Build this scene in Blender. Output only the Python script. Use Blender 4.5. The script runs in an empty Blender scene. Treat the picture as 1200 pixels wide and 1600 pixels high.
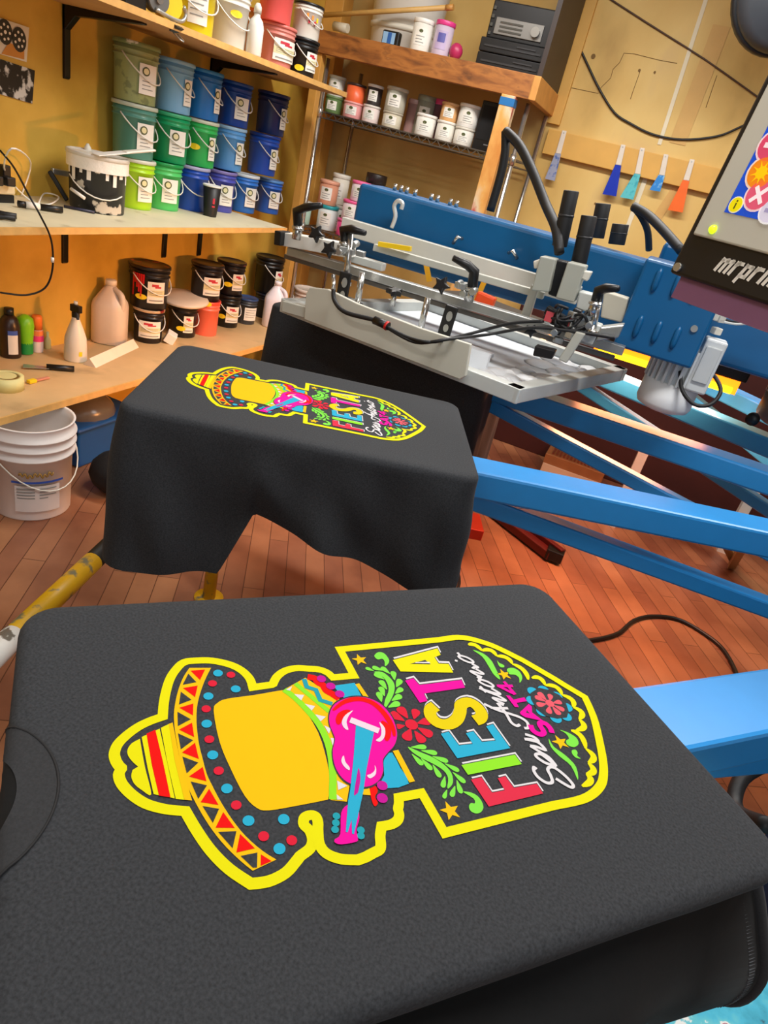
import bpy, bmesh, math, random
from mathutils import Vector, Matrix
random.seed(7)
SC=bpy.context.scene; COL=SC.collection
PI=math.pi
# ---------------------------------------------------------------- camera frame (metres, lens at the origin, X right along back wall, Y into the room, Z up)
FPX=1034.0
_y=Vector((463,-443,FPX)).normalized(); _z=Vector((493,-1900,-FPX)).normalized()
_z=-(-_z); _y=(_y-_z*_y.dot(_z)).normalized(); _x=_y.cross(_z)
if _x.x<0: _x=-_x
RW=Matrix((_x,_y,_z))                    # image frame (right, down, forward) -> world
def ray(px,py): return RW@Vector((px-600,py-800,FPX))
def onx(px,py,x): d=ray(px,py); return d*(x/d.x)
def ony(px,py,y): d=ray(px,py); return d*(y/d.y)
def onz(px,py,z): d=ray(px,py); return d*(z/d.z)
cam=bpy.data.cameras.new('camera'); co=bpy.data.objects.new('camera',cam); COL.objects.link(co)
cam.sensor_fit='VERTICAL'; cam.sensor_height=36; cam.sensor_width=27; cam.lens=FPX/1600*36; cam.clip_start=.02; cam.clip_end=60
m=Matrix((_x,_y,_z))
right=RW@Vector((1,0,0)); down=RW@Vector((0,1,0)); fwd=RW@Vector((0,0,1))
R3=Matrix((right,-down,-fwd)).transposed()
co.matrix_world=R3.to_4x4(); SC.camera=co
# ---------------------------------------------------------------- materials
def lin(h):
    h=h.lstrip('#'); o=[]
    for i in (0,2,4):
        c=int(h[i:i+2],16)/255; o.append(c/12.92 if c<=.04045 else ((c+.055)/1.055)**2.4)
    return (*o,1)
MATS={}
def mat(name,hexc,rough=.5,metal=0,var=.12,scale=14,bump=0,emit=0,spec=.5,sheen=0,stain=None,stain_lo=.6,stain_hi=.66,stain_scale=9,trans=0,alpha=1):
    if name in MATS: return MATS[name]
    M=bpy.data.materials.new(name); M.use_nodes=True; nt=M.node_tree; b=nt.nodes['Principled BSDF']
    c=lin(hexc)
    tc=nt.nodes.new('ShaderNodeTexCoord'); nz=nt.nodes.new('ShaderNodeTexNoise'); nz.inputs['Scale'].default_value=scale; nz.inputs['Detail'].default_value=4
    nt.links.new(tc.outputs['Object'],nz.inputs['Vector'])
    mx=nt.nodes.new('ShaderNodeMix'); mx.data_type='RGBA'
    mx.inputs['A'].default_value=tuple(v*(1-var) for v in c[:3])+(1,); mx.inputs['B'].default_value=tuple(min(1,v*(1+var)) for v in c[:3])+(1,)
    nt.links.new(nz.outputs['Fac'],mx.inputs['Factor']); out=mx.outputs['Result']
    if stain:
        n2=nt.nodes.new('ShaderNodeTexNoise'); n2.inputs['Scale'].default_value=stain_scale; n2.inputs['Detail'].default_value=6
        nt.links.new(tc.outputs['Object'],n2.inputs['Vector'])
        mr=nt.nodes.new('ShaderNodeMapRange'); mr.inputs['From Min'].default_value=stain_lo; mr.inputs['From Max'].default_value=stain_hi
        nt.links.new(n2.outputs['Fac'],mr.inputs['Value'])
        m2=nt.nodes.new('ShaderNodeMix'); m2.data_type='RGBA'; m2.inputs['B'].default_value=lin(stain)
        nt.links.new(mr.outputs['Result'],m2.inputs['Factor']); nt.links.new(out,m2.inputs['A']); out=m2.outputs['Result']
    nt.links.new(out,b.inputs['Base Color'])
    b.inputs['Roughness'].default_value=rough; b.inputs['Metallic'].default_value=metal; b.inputs['Specular IOR Level'].default_value=spec
    if sheen: b.inputs['Sheen Weight'].default_value=sheen; b.inputs['Sheen Roughness'].default_value=.5
    if trans: b.inputs['Transmission Weight'].default_value=trans
    if alpha<1: b.inputs['Alpha'].default_value=alpha
    if emit: b.inputs['Emission Color'].default_value=c; b.inputs['Emission Strength'].default_value=emit
    if bump:
        bp=nt.nodes.new('ShaderNodeBump'); bp.inputs['Strength'].default_value=bump; bp.inputs['Distance'].default_value=.004
        nt.links.new(nz.outputs['Fac'],bp.inputs['Height']); nt.links.new(bp.outputs['Normal'],b.inputs['Normal'])
    MATS[name]=M; return M
def ramp_mat(name,stops,rough=.6,vec='Object',map_scale=(1,1,1),noise=6,detail=6,dist=0,bump=0,rot=(0,0,0)):
    M=bpy.data.materials.new(name); M.use_nodes=True; nt=M.node_tree; b=nt.nodes['Principled BSDF']
    tc=nt.nodes.new('ShaderNodeTexCoord'); mp=nt.nodes.new('ShaderNodeMapping'); mp.inputs['Scale'].default_value=map_scale; mp.inputs['Rotation'].default_value=rot
    nz=nt.nodes.new('ShaderNodeTexNoise'); nz.inputs['Scale'].default_value=noise; nz.inputs['Detail'].default_value=detail; nz.inputs['Distortion'].default_value=dist
    cr=nt.nodes.new('ShaderNodeValToRGB')
    e=cr.color_ramp.elements
    while len(e)<len(stops): e.new(.5)
    for k,(p,h) in enumerate(stops): e[k].position=p; e[k].color=lin(h)
    nt.links.new(tc.outputs[vec],mp.inputs['Vector']); nt.links.new(mp.outputs['Vector'],nz.inputs['Vector'])
    nt.links.new(nz.outputs['Fac'],cr.inputs['Fac']); nt.links.new(cr.outputs['Color'],b.inputs['Base Color'])
    b.inputs['Roughness'].default_value=rough
    if bump:
        bp=nt.nodes.new('ShaderNodeBump'); bp.inputs['Strength'].default_value=bump; bp.inputs['Distance'].default_value=.003
        nt.links.new(nz.outputs['Fac'],bp.inputs['Height']); nt.links.new(bp.outputs['Normal'],b.inputs['Normal'])
    MATS[name]=M; return M
# ---------------------------------------------------------------- objects
ORG={}
def thing(name,label,cat,loc=(0,0,0),group=None):
    o=bpy.data.objects.new(name,None); COL.objects.link(o); o.location=loc; o.empty_display_size=.05
    o['label']=label; o['category']=cat
    if group: o['group']=group
    ORG[o]=Vector(loc); return o
def axis_mat(d):
    d=Vector(d).normalized(); a=Vector((0,0,1)) if abs(d.z)<.95 else Vector((1,0,0))
    x=a.cross(d).normalized(); y=d.cross(x); return Matrix((x,y,d)).transposed()
def catmull(P,n=6,closed=False):
    P=[Vector(p) for p in P]; out=[]; N=len(P); rng=N if closed else N-1
    for i in range(rng):
        if closed: a,b,c,d=P[i-1],P[i],P[(i+1)%N],P[(i+2)%N]
        else: a,b,c,d=P[max(i-1,0)],P[i],P[i+1],P[min(i+2,N-1)]
        for k in range(n):
            t=k/n; out.append(.5*((2*b)+(c-a)*t+(2*a-5*b+4*c-d)*t*t+(3*b-a-3*c+d)*t**3))
    if not closed: out.append(P[-1])
    return out
class MB:
    def __init__(s): s.v=[]; s.f=[]; s.m=[]; s.s=[]
    def add(s,vs,fs,mi=0,smooth=False):
        o=len(s.v); s.v+= [Vector(p) for p in vs]
        for f in fs: s.f.append([i+o for i in f]); s.m.append(mi); s.s.append(smooth)
        return s
    def box(s,c,size,rot=None,mi=0):
        c=Vector(c); h=Vector(size)/2; vs=[]
        for x,y,z in ((-1,-1,-1),(1,-1,-1),(1,1,-1),(-1,1,-1),(-1,-1,1),(1,-1,1),(1,1,1),(-1,1,1)):
            p=Vector((x*h.x,y*h.y,z*h.z)); vs.append(c+(rot@p if rot else p))
        return s.add(vs,[(0,3,2,1),(4,5,6,7),(0,1,5,4),(1,2,6,5),(2,3,7,6),(3,0,4,7)],mi)
    def bar(s,a,b,w,h,up=(0,0,1),mi=0,ext=0):   # rectangular bar from a to b: w across, h along up
        a=Vector(a); b=Vector(b); d=(b-a).normalized(); a=a-d*ext; b=b+d*ext
        x=d.cross(Vector(up)).normalized(); u=x.cross(d)
        vs=[p+x*(w/2*i)+u*(h/2*j) for p in (a,b) for i,j in ((-1,-1),(1,-1),(1,1),(-1,1))]
        return s.add(vs,[(3,2,1,0),(4,5,6,7),(0,1,5,4),(1,2,6,5),(2,3,7,6),(3,0,4,7)],mi)
    def lathe(s,prof,c=(0,0,0),d=(0,0,1),n=24,mi=0,smooth=True,a0=0,a1=2*PI,sx=1,sy=1,spin=0):
        R=axis_mat(d) if tuple(d)!=(0,0,1) else Matrix.Identity(3); c=Vector(c); full=abs(a1-a0-2*PI)<1e-6; k=n if full else n+1
        vs=[]
        for r,z in prof:
            for i in range(k):
                a=a0+(a1-a0)*i/n; p=Vector((r*math.cos(a)*sx,r*math.sin(a)*sy,z))
                if spin: p=Matrix.Rotation(spin,3,'Z')@p
                vs.append(c+R@p)
        fs=[]
        for j in range(len(prof)-1):
            for i in range(n):
                i2=(i+1)%k; fs.append((j*k+i,j*k+i2,(j+1)*k+i2,(j+1)*k+i))
        s.add(vs,fs,mi,smooth)
        if full:
            o=len(s.v)-len(vs)
            if prof[0][0]>1e-5: s.f.append([o+i for i in range(k)][::-1]); s.m.append(mi); s.s.append(False)
            if prof[-1][0]>1e-5: s.f.append([o+(len(prof)-1)*k+i for i in range(k)]); s.m.append(mi); s.s.append(False)
        return s
    def cyl(s,a,b,r,n=16,mi=0,r2=None):
        a=Vector(a); b=Vector(b); L=(b-a).length; return s.lathe([(r,0),(r if r2 is None else r2,L)],a,b-a,n,mi)
    def tube(s,pts,r,n=8,mi=0,closed=False,smooth_path=0):
        P=catmull(pts,smooth_path,closed) if smooth_path else [Vector(p) for p in pts]
        N=len(P); vs=[]; prev=None
        for i,p in enumerate(P):
            if closed: t=P[(i+1)%N]-P[i-1]
            else: t=P[min(i+1,N-1)]-P[max(i-1,0)]
            t.normalize()
            if prev is None: x=axis_mat(t).col[0].copy()
            else:
                x=prev-t*prev.dot(t)
                x=x.normalized() if x.length>1e-6 else axis_mat(t).col[0].copy()
            prev=x; y=t.cross(x); rr=r[i*len(r)//N] if isinstance(r,(list,tuple)) else r
            for k in range(n): a=2*PI*k/n; vs.append(p+x*(rr*math.cos(a))+y*(rr*math.sin(a)))
        fs=[]
        for i in range(N if closed else N-1):
            j=(i+1)%N
            for k in range(n): k2=(k+1)%n; fs.append((i*n+k,i*n+k2,j*n+k2,j*n+k))
        if not closed: fs.append(tuple(range(n))[::-1]); fs.append(tuple((N-1)*n+k for k in range(n)))
        return s.add(vs,fs,mi,True)
    def prism(s,pts,vec,mi=0):                     # planar polygon of 3-D points pushed along vec
        P=[Vector(p) for p in pts]; v=Vector(vec); n=len(P)
        return s.add(P+[p+v for p in P],[tuple(range(n))[::-1],tuple(range(n,2*n))]+[(i,(i+1)%n,n+(i+1)%n,n+i) for i in range(n)],mi)
    def patch(s,c,r,a0,a1,z0,z1,mi=0,n=6,r2=None):  # curved label piece on an upright round body
        vs=[];c=Vector(c)
        for z,rr in ((z0,r),(z1,r if r2 is None else r2)):
            for i in range(n+1): a=a0+(a1-a0)*i/n; vs.append(c+Vector((rr*math.cos(a),rr*math.sin(a),z)))
        return s.add(vs,[(i,i+1,n+2+i,n+1+i) for i in range(n)],mi,True)
    def disc(s,c,nrm,r,mi=0,n=16,sy=1):
        R=axis_mat(nrm); c=Vector(c)
        return s.add([c+R@Vector((r*math.cos(2*PI*i/n),r*sy*math.sin(2*PI*i/n),0)) for i in range(n)],[tuple(range(n))],mi)
    def sphere(s,c,r,mi=0,n=12,sz=1):
        prof=[(r*math.sin(PI*i/8),-r*sz*math.cos(PI*i/8)) for i in range(9)]; prof[0]=(0,-r*sz); prof[-1]=(0,r*sz)
        return s.lathe(prof,c,(0,0,1),n,mi)
    def build(s,name,mats,parent=None,label=None,bevel=0,seg=2,tri=False,kind=None,cat=None,group=None,solid=0,sub=0):
        if not isinstance(mats,(list,tuple)): mats=[mats]
        if parent is not None: L=ORG[parent]
        else:
            xs=[p.x for p in s.v]; ys=[p.y for p in s.v]; zs=[p.z for p in s.v]
            L=Vector(((min(xs)+max(xs))/2,(min(ys)+max(ys))/2,min(zs)))
        me=bpy.data.meshes.new(name); me.from_pydata([p-L for p in s.v],[],s.f)
        for M in mats: me.materials.append(M)
        for p,mi,sm in zip(me.polygons,s.m,s.s): p.material_index=mi; p.use_smooth=sm
        bm=bmesh.new(); bm.from_mesh(me); bmesh.ops.remove_doubles(bm,verts=bm.verts,dist=1e-6)
        if tri: bmesh.ops.triangulate(bm,faces=[f for f in bm.faces if len(f.verts)>4],ngon_method='EAR_CLIP')
        if not tri: bmesh.ops.recalc_face_normals(bm,faces=bm.faces)
        bm.to_mesh(me); bm.free(); me.update()
        o=bpy.data.objects.new(name,me); COL.objects.link(o)
        if parent is not None: o.parent=parent
        else: o.location=L
        ORG[o]=L
        if bevel:
            b=o.modifiers.new('bevel','BEVEL'); b.width=bevel; b.segments=seg; b.limit_method='ANGLE'; b.angle_limit=.7
        if solid:
            b=o.modifiers.new('solid','SOLIDIFY'); b.thickness=solid; b.offset=0
        if sub:
            b=o.modifiers.new('sub','SUBSURF'); b.levels=sub; b.render_levels=sub
        if label: o['label']=label
        if kind: o['kind']=kind
        if cat: o['category']=cat
        if group: o['group']=group
        return o
# ---------------------------------------------------------------- shared materials
wall_l=ramp_mat('yellow_plaster',[(.0,'#8a6a1c'),(.38,'#bd9836'),(.55,'#d0a946'),(.72,'#c9a342'),(.8,'#e2d094')],.55,noise=3.2,detail=9,bump=.25)
wall_b=ramp_mat('painted_plywood',[(.2,'#a8823f'),(.42,'#d3ae62'),(.58,'#dcbb72'),(.7,'#cfae74'),(.8,'#eadcae')],.6,map_scale=(1,1,.55),noise=2.6,detail=9,bump=.2)
floor_m=None
wood_edge=mat('plywood_edge','#d8a860',.6,var=.25,scale=30)
shelf_w=mat('pale_shelf_board','#d9cfae',.5,var=.14,scale=7,stain='#8a7a58',stain_lo=.62,stain_hi=.8,stain_scale=6)
shelf_u=mat('plain_plywood','#b98f58',.6,var=.15,scale=9)
shelf_l=mat('worn_plywood_top','#cdaa78',.5,var=.2,scale=6,stain='#8d7350',stain_lo=.58,stain_hi=.85,stain_scale=5)
pine=mat('yellow_pine','#d09a48',.55,var=.22,scale=11)
pine2=mat('painted_pine','#d6a550',.55,var=.15,scale=9)
oak=ramp_mat('old_brown_timber',[(.25,'#4a2a14'),(.42,'#8c5424'),(.55,'#a86a30'),(.64,'#8a5526'),(.74,'#c08a50'),(.82,'#e0cfae')],.55,map_scale=(1.6,6,6),noise=4,detail=8,dist=.6)
black=mat('black_plastic','#101012',.4,var=.2); blackm=mat('black_steel','#0c0c0d',.35,.2,var=.2)
rubber=mat('black_rubber','#17181a',.55,var=.2)
chrome=mat('chrome','#c9c8c4',.22,.9,var=.08,scale=40)
steel=mat('brushed_steel','#b5b6b2',.35,.75,var=.12,scale=30)
alu=mat('grey_aluminium','#c8cbc6',.42,.12,var=.1,scale=25)
lgrey=mat('light_grey_enamel','#b9b9ae',.4,0,var=.06)
white=mat('white_plastic','#e6e4dc',.4,var=.05); whitew=mat('off_white_plastic','#dcd8ca',.4,var=.06)
blue=mat('blue_enamel','#075a8e',.36,0,var=.1,scale=18); blue2=mat('bright_blue_enamel','#2a86ca',.3,0,var=.06,scale=30)
red=mat('red_plastic','#c8201c',.4); yellow=mat('yellow_plastic','#f0c818',.4); ylw=mat('yellow_paint','#d8a712',.45,var=.15,stain='#77735a',stain_lo=.55,stain_hi=.62,stain_scale=22)
ink=mat('dark_print','#2a2c28',.6); inkg=mat('grey_print','#8c8c88',.6); olive=mat('olive_print','#4c5226',.6); redp=mat('red_print','#c02a3c',.6); bluep=mat('blue_print','#2a4fa8',.6)
paper=mat('white_label','#e9e6dc',.6,var=.04); cream=mat('cream_label','#dfd6a6',.6,var=.1)
yst=mat('yellow_sticker','#f2d21a',.5,var=.05)
# ---------------------------------------------------------------- setting
FZ=-1.47; WX=-2.33; WY=4.4; CZ=1.35
def floor_material():
    M=bpy.data.materials.new('hardwood_planks'); M.use_nodes=True; nt=M.node_tree; b=nt.nodes['Principled BSDF']
    tc=nt.nodes.new('ShaderNodeTexCoord'); mp=nt.nodes.new('ShaderNodeMapping'); mp.inputs['Rotation'].default_value=(0,0,math.radians(62))
    br=nt.nodes.new('ShaderNodeTexBrick'); br.inputs['Scale'].default_value=1; br.inputs['Brick Width'].default_value=.7; br.inputs['Row Height'].default_value=.075; br.inputs['Mortar Size'].default_value=.0015
    br.inputs['Color1'].default_value=lin('#b07a54'); br.inputs['Color2'].default_value=lin('#946046'); br.inputs['Mortar'].default_value=lin('#5e3620')
    nz=nt.nodes.new('ShaderNodeTexNoise'); nz.inputs['Scale'].default_value=3; nz.inputs['Detail'].default_value=8
    mx=nt.nodes.new('ShaderNodeMix'); mx.data_type='RGBA'; mx.blend_type='MULTIPLY'; mx.inputs['Factor'].default_value=.7
    cr=nt.nodes.new('ShaderNodeValToRGB'); cr.color_ramp.elements[0].position=.3; cr.color_ramp.elements[0].color=lin('#7a4a38'); cr.color_ramp.elements[1].position=.65
    nt.links.new(tc.outputs['Object'],mp.inputs['Vector']); nt.links.new(mp.outputs['Vector'],br.inputs['Vector']); nt.links.new(mp.outputs['Vector'],nz.inputs['Vector'])
    nt.links.new(nz.outputs['Fac'],cr.inputs['Fac']); nt.links.new(br.outputs['Color'],mx.inputs['A']); nt.links.new(cr.outputs['Color'],mx.inputs['B'])
    nt.links.new(mx.outputs['Result'],b.inputs['Base Color']); b.inputs['Roughness'].default_value=.38
    return M
floor_m=floor_material()
MB().box((1.0,1.6,FZ-.05),(6.9,6.0,.1)).build('floor',floor_m,kind='structure')
MB().box((WX-.05,1.6,(FZ+CZ)/2),(.1,6.0,CZ-FZ)).build('wall_left',wall_l,kind='structure')
MB().box((1.0,WY+.05,(FZ+CZ)/2),(6.9,.1,CZ-FZ)).build('wall_back',wall_b,kind='structure')
MB().box((1.0,1.6,CZ+.05),(6.9,6.0,.1)).build('ceiling',mat('ceiling_paint','#d8d2c4',.8),kind='structure')
MB().box((4.5,1.6,(FZ+CZ)/2),(.1,6.0,CZ-FZ)).build('wall_right',wall_b,kind='structure')
# corner stud, wall batten, upright stud
MB().box((-2.27,4.27,.0),(.12,.12,CZ-FZ-.3)).build('trim_1',pine,kind='structure',bevel=.004)
a=ony(838,205,4.37); 
MB().box((.8,4.38,.26),(3.36,.04,.125)).build('trim_2',pine2,kind='structure',bevel=.003)
t=ony(893,20,4.37); u=ony(858,165,4.37)
MB().box((-.87,4.385,.80),(.075,.03,.9)).build('trim_3',pine2,kind='structure',bevel=.003)
# ---------------------------------------------------------------- wall shelves
D=1.85
def bracket(p,drop,reach,parent):
    b=MB(); x,y,z=p; w=.028
    b.prism([(x,y-w/2,z),(x+.012,y-w/2,z),(x+.012,y-w/2,z-drop*.97),(x+.006,y-w/2,z-drop),(x,y-w/2,z-drop)],(0,w,0))
    b.prism([(x,y-w/2,z),(x+reach,y-w/2,z),(x+reach,y-w/2,z-.006),(x+.06,y-w/2,z-.028),(x+.012,y-w/2,z-.075),(x,y-w/2,z-.08)],(0,w,0))
    b.build('bracket',blackm,parent,bevel=.002)
def shelf(name,label,ztop,y0,y1,th,mats,brs,drop,reach):
    t=thing(name,label,'shelf',(WX,(y0+y1)/2,ztop))
    x0=WX; x1=-D
    b=MB(); b.box(((x0+x1)/2-.004,(y0+y1)/2,ztop-th/2),(x1-x0-.008,y1-y0,th),mi=0)
    b.box((x1-.004,(y0+y1)/2,ztop-th/2),(.008,y1-y0,th),mi=1)
    b.build('board',mats,t)
    for y in brs: bracket((WX,y,ztop-th),drop,reach,t)
    return t
ZU=.225; ZM=-.455; ZL=-1.073
shelf('wall_shelf','long plywood wall shelf at the top left, carrying ink pails, seen from below',ZU,.6,3.72,.022,[shelf_u,wood_edge],(2.30,3.2),.235,.36)
shelf('wall_shelf','pale paint-spattered wall shelf holding the rows of coloured ink buckets',ZM,.6,3.30,.022,[shelf_w,wood_edge],(2.29,2.93,3.22),.24,.3)
lo=shelf('wall_shelf','lowest wide plywood shelf holding the white jugs and black ink pails',ZL,.6,3.72,.026,[shelf_l,wood_edge],(),.2,.3)
MB().box((WX+.012,2.1,ZL-.07),(.024,3.0,.085)).build('support_cleat',pine,lo)
# ---------------------------------------------------------------- pails
def tone(h,k):
    h=h.lstrip('#'); return '#'+''.join('%02x'%max(0,min(255,int(int(h[i:i+2],16)*k))) for i in (0,2,4))
def pmat(h,rough=.35,stain=None): return mat('plastic_'+h.strip('#')+('_'+stain.strip('#') if stain else ''),h,rough,var=.07,scale=9,stain=stain,stain_lo=.6,stain_hi=.64,stain_scale=16)
def label_on(o,c,R,H,ang,style,w=.9,z0=.18,z1=.68):
    """paper label with an emblem and lines of small print"""
    e=.0012; b=MB(); c=Vector(c); hw=w/2
    Rb=R*.94
    b.patch(c,Rb+e+.004,ang-hw,ang+hw,H*z0,H*z1,0)
    hh=H*(z1-z0); r=Rb+.0062
    if style=='emblem':
        for rr,mi in ((.016,2),(.011,3)):
            pts=[]
            for i in range(12):
                q=2*PI*i/12; aa=ang-hw*.35+rr*math.cos(q)/r; pts.append(c+Vector(((r+.0006*(mi))*math.cos(aa),(r+.0006*mi)*math.sin(aa),H*z0+hh*.76+rr*math.sin(q))))
            b.add(pts,[tuple(range(12))],mi)
        for k in range(3): b.patch(c,r,ang-hw*.7,ang+hw*(.5-.3*(k%2)),H*z0+hh*(.42-.13*k),H*z0+hh*(.45-.13*k),1)
    elif style=='script':
        b.patch(c,r,ang-hw*.55,ang+hw*.2,H*z0+hh*.78,H*z0+hh*.90,4); b.patch(c,r,ang-hw*.2,ang+hw*.5,H*z0+hh*.72,H*z0+hh*.8,4)
        b.patch(c,r,ang-hw*.98,ang+hw*.98,H*z0+hh*.32,H*z0+hh*.62,5)
        for k in range(3): b.patch(c,r+.0004,ang-hw*.8,ang+hw*.7,H*z0+hh*(.55-.08*k),H*z0+hh*(.57-.08*k),1)
        b.patch(c,r,ang-hw*.8,ang+hw*.8,H*z0+hh*.1,H*z0+hh*.16,1)
    elif style=='lines':
        for k in range(4): b.patch(c,r,ang-hw*.8,ang+hw*(.8-.3*(k%2)),H*z0+hh*(.8-.18*k),H*z0+hh*(.84-.18*k),1)
    b.build('label',[paper,inkg,olive,cream,redp,cream],o)
def pail(name,label,cat,c,R,H,body,lid=None,lab='emblem',la=0,group=None,sticker=None,handle=True,ha=None,stain=None,lidstain=None,taper=.88,cream_l=False,open_top=False,wire=white,lw=.9,ringed=True):
    c=Vector(c); t=thing(name,label,cat,c,group)
    k=taper; bm=pmat(body,stain=stain); 
    prof=[(R*k,0),(R*(k+.02),.004),(R*.94,H*.74)]
    if ringed: prof+=[(R*.94,H*.74),(R*1.0,H*.75),(R*1.0,H*.765),(R*.95,H*.77),(R*.95,H*.84),(R*1.0,H*.85),(R*1.0,H*.865),(R*.96,H*.87),(R*.97,H*.93)]
    else: prof+=[(R*.96,H*.93)]
    if open_top: prof+=[(R*.97,H),(R*.93,H),(R*.92,H*.9),(R*.86,.02),(0,.02)]
    MB().lathe(prof,c,n=28).build('body',bm,t)
    if not open_top:
        lm=pmat(lid or body,stain=lidstain)
        MB().lathe([(R*1.0,H*.925),(R*1.03,H*.93),(R*1.03,H*.985),(R*1.0,H),(R*.93,H),(R*.9,H*.985),(0,H*.985)],c,n=28).build('lid',lm,t)
    if lab: label_on(t,c,R,H,la,lab,lw)
    if handle:
        a0=la+.35 if ha is None else ha; pts=[]
        for i in range(13):
            q=-PI/2+PI*i/12; rr=R*1.04+.004*math.cos(q); pts.append(c+Vector((rr*math.cos(a0+q),rr*math.sin(a0+q),H*(.80-.42*math.cos(q)))))
        h=MB().tube(pts,.0028,6).build('handle',wire,t)
    if sticker:
        sa,sz=sticker; b=MB(); pts=[]
        for i in range(14):
            q=2*PI*i/14; aa=sa+.3*math.cos(q); pts.append(c+Vector(((R*.94+.008)*math.cos(aa),(R*.94+.008)*math.sin(aa),H*sz+.013*math.sin(q))))
        b.add(pts,[tuple(range(14))]); b.build('sticker',yst,t,label='yellow oval sticker')
    return t
XP=-2.215; PR=.084; PH=.197
G1='ink buckets stacked on the middle shelf'
def ypx(px,py,x=XP+.05): return onx(px,py,x).y
LA=-.35
tiers=[
 # label, px, py, tier, R, H, body, lid, la, extra
 ('lime green ink bucket with white label beside the black dripping pail',224,290,0,PR,PH,'#a8dc1e','#d4d8c8',LA+.15,{}),
 ('mint green ink bucket with deep green rim, just right of the lime one',268,292,0,PR,PH,'#4fc46a','#12924a',LA-.1,{}),
 ('deep blue ink bucket behind the black cup, lilac lid, bottom row',312,293,0,PR*.98,PH,'#1348b0','#a8a8cc',LA-.3,{'lab':None}),
 ('purple blue ink bucket just right of the black cup, bottom row',356,298,0,PR*.95,PH*.98,'#4a50b0','#8478b8',LA-.1,{}),
 ('mid blue ink bucket with white lid and label, second from right in bottom row',392,303,0,PR*.93,PH*.96,'#2e74cc','#d5dde0',LA,{}),
 ('blue ink bucket with a cream label at the right end of the bottom row',431,306,0,PR*.9,PH*.9,'#2a62c0','#5890d0',LA-.1,{}),
 ('grey teal ink bucket, wide, with a large white label, left of middle row',224,212,1,PR*1.06,PH*1.02,'#4f8a7c','#b8c4b4',LA+.1,{}),
 ('emerald ink bucket with clear rim above the mint green one, middle row',280,215,1,PR,PH,'#169a60','#3cb07c',LA-.1,{}),
 ('bright green ink bucket with a yellow sticker, middle row',325,222,1,PR,PH,'#2db458','#cfd8c4',LA+.25,{'sticker':(-1.15,.42),'lw':.5}),
 ('sky blue ink bucket below the mid blue one, middle row',370,230,1,PR*.98,PH,'#5d9fdc','#9cc4e4',LA+.2,{'lw':.6}),
 ('royal blue ink bucket at the right end of the middle row',424,238,1,PR,PH,'#1f4fb4','#1a3f96',LA+.2,{'lw':.7}),
 ('olive tinted clear bucket with paint splashes on its rim, top left of the stack',228,112,2,PR*1.06,PH*1.06,'#93a06c','#7a8a58',LA+.1,{'stain':'#75835a','lidstain':'#dfe0d0'}),
 ('pale sky blue ink bucket in the top row beside the olive one',286,135,2,PR,PH,'#7fb8e4','#8cc0e8',LA+.3,{'lw':.55}),
 ('clear mid blue ink bucket with bright lid, third in top row',332,145,2,PR,PH,'#2678c8','#2e86cc',LA+.35,{'lw':.5}),
 ('dark cobalt ink bucket with a wide white label, fourth in top row',380,160,2,PR*.98,PH*.96,'#1848a0','#1c4c9c',LA-.1,{}),
 ('navy ink bucket at the right end of the top row',438,175,2,PR,PH,'#1c3064','#22346c',LA+.25,{'lw':.6}),
]
prev={}
colz={}
for lb,px,py,tier,R,H,bc,lc,la,ex in tiers:
    y=ypx(px,py)
    if tier in prev: y=max(y,prev[tier][0]+prev[tier][1]+R*1.03+.002)
    prev[tier]=(y,R*1.03)
    z=ZM+[0,.198,.198+.2][tier]
    if tier==2: z=ZM+.198+.2 if R<PR*1.05 else ZM+.198+PH*1.02+.002
    pail('ink_bucket',lb,'bucket',(XP,y,z),R,H,bc,lc,la=la,group=G1,**ex)
# black paint pail with white drips
y=onx(156,270,-2.12).y
t=pail('paint_pail','large black paint pail caked with white paint on the middle shelf','pail',(-2.13,y,ZM),.112,.205,'#15171a','#d8d6cc',lab=None,handle=False,stain='#c9c7be',lidstain='#efece2',open_top=False)
c=Vector((-2.13,y,ZM)); b=MB()
for k in range(11):
    a=-2.3+.3*k; d=.02+.05*((k*37)%5)/5
    b.patch(c,.1075,a-.05-.03*(k%3),a+.06,.205*.80-d,.205*.84,0,3)
b.patch(c,.1135,-PI,PI,.148,.19,0,28)
b.build('paint_drips',mat('thick_white_paint','#efede4',.5,var=.06,bump=.6,scale=60),t,label='thick dried white paint drips')
b=MB(); b.tube([c+Vector((.112*math.cos(a),.112*math.sin(a),.14-.085*math.cos(a+.6))) for a in [-1.9+i*.25 for i in range(9)]],.0025,6); b.cyl(c+Vector((-.01,-.125,.07)),c+Vector((.05,-.118,.05)),.006)
b.build('handle',white,t)
# white spatula resting across the pail
p0=onx(150,262,-2.0); p1=onx(232,224,-1.98)
p0=Vector((-2.05,y-.10,ZM+.208)); p1=Vector((-1.99,y+.12,ZM+.255))
t=thing('paint_scoop','white plastic ink scraper laid across the black paint pail','scraper',p0)
d=(p1-p0).normalized(); b=MB(); b.bar(p0,p0+d*.13,.05,.004,(0,0,1)); b.build('blade',white,t,bevel=.002)
b=MB(); b.bar(p0+d*.12,p1+d*.02,.034,.009,(0,0,1)); b.build('handle',whitew,t,bevel=.004)
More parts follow.
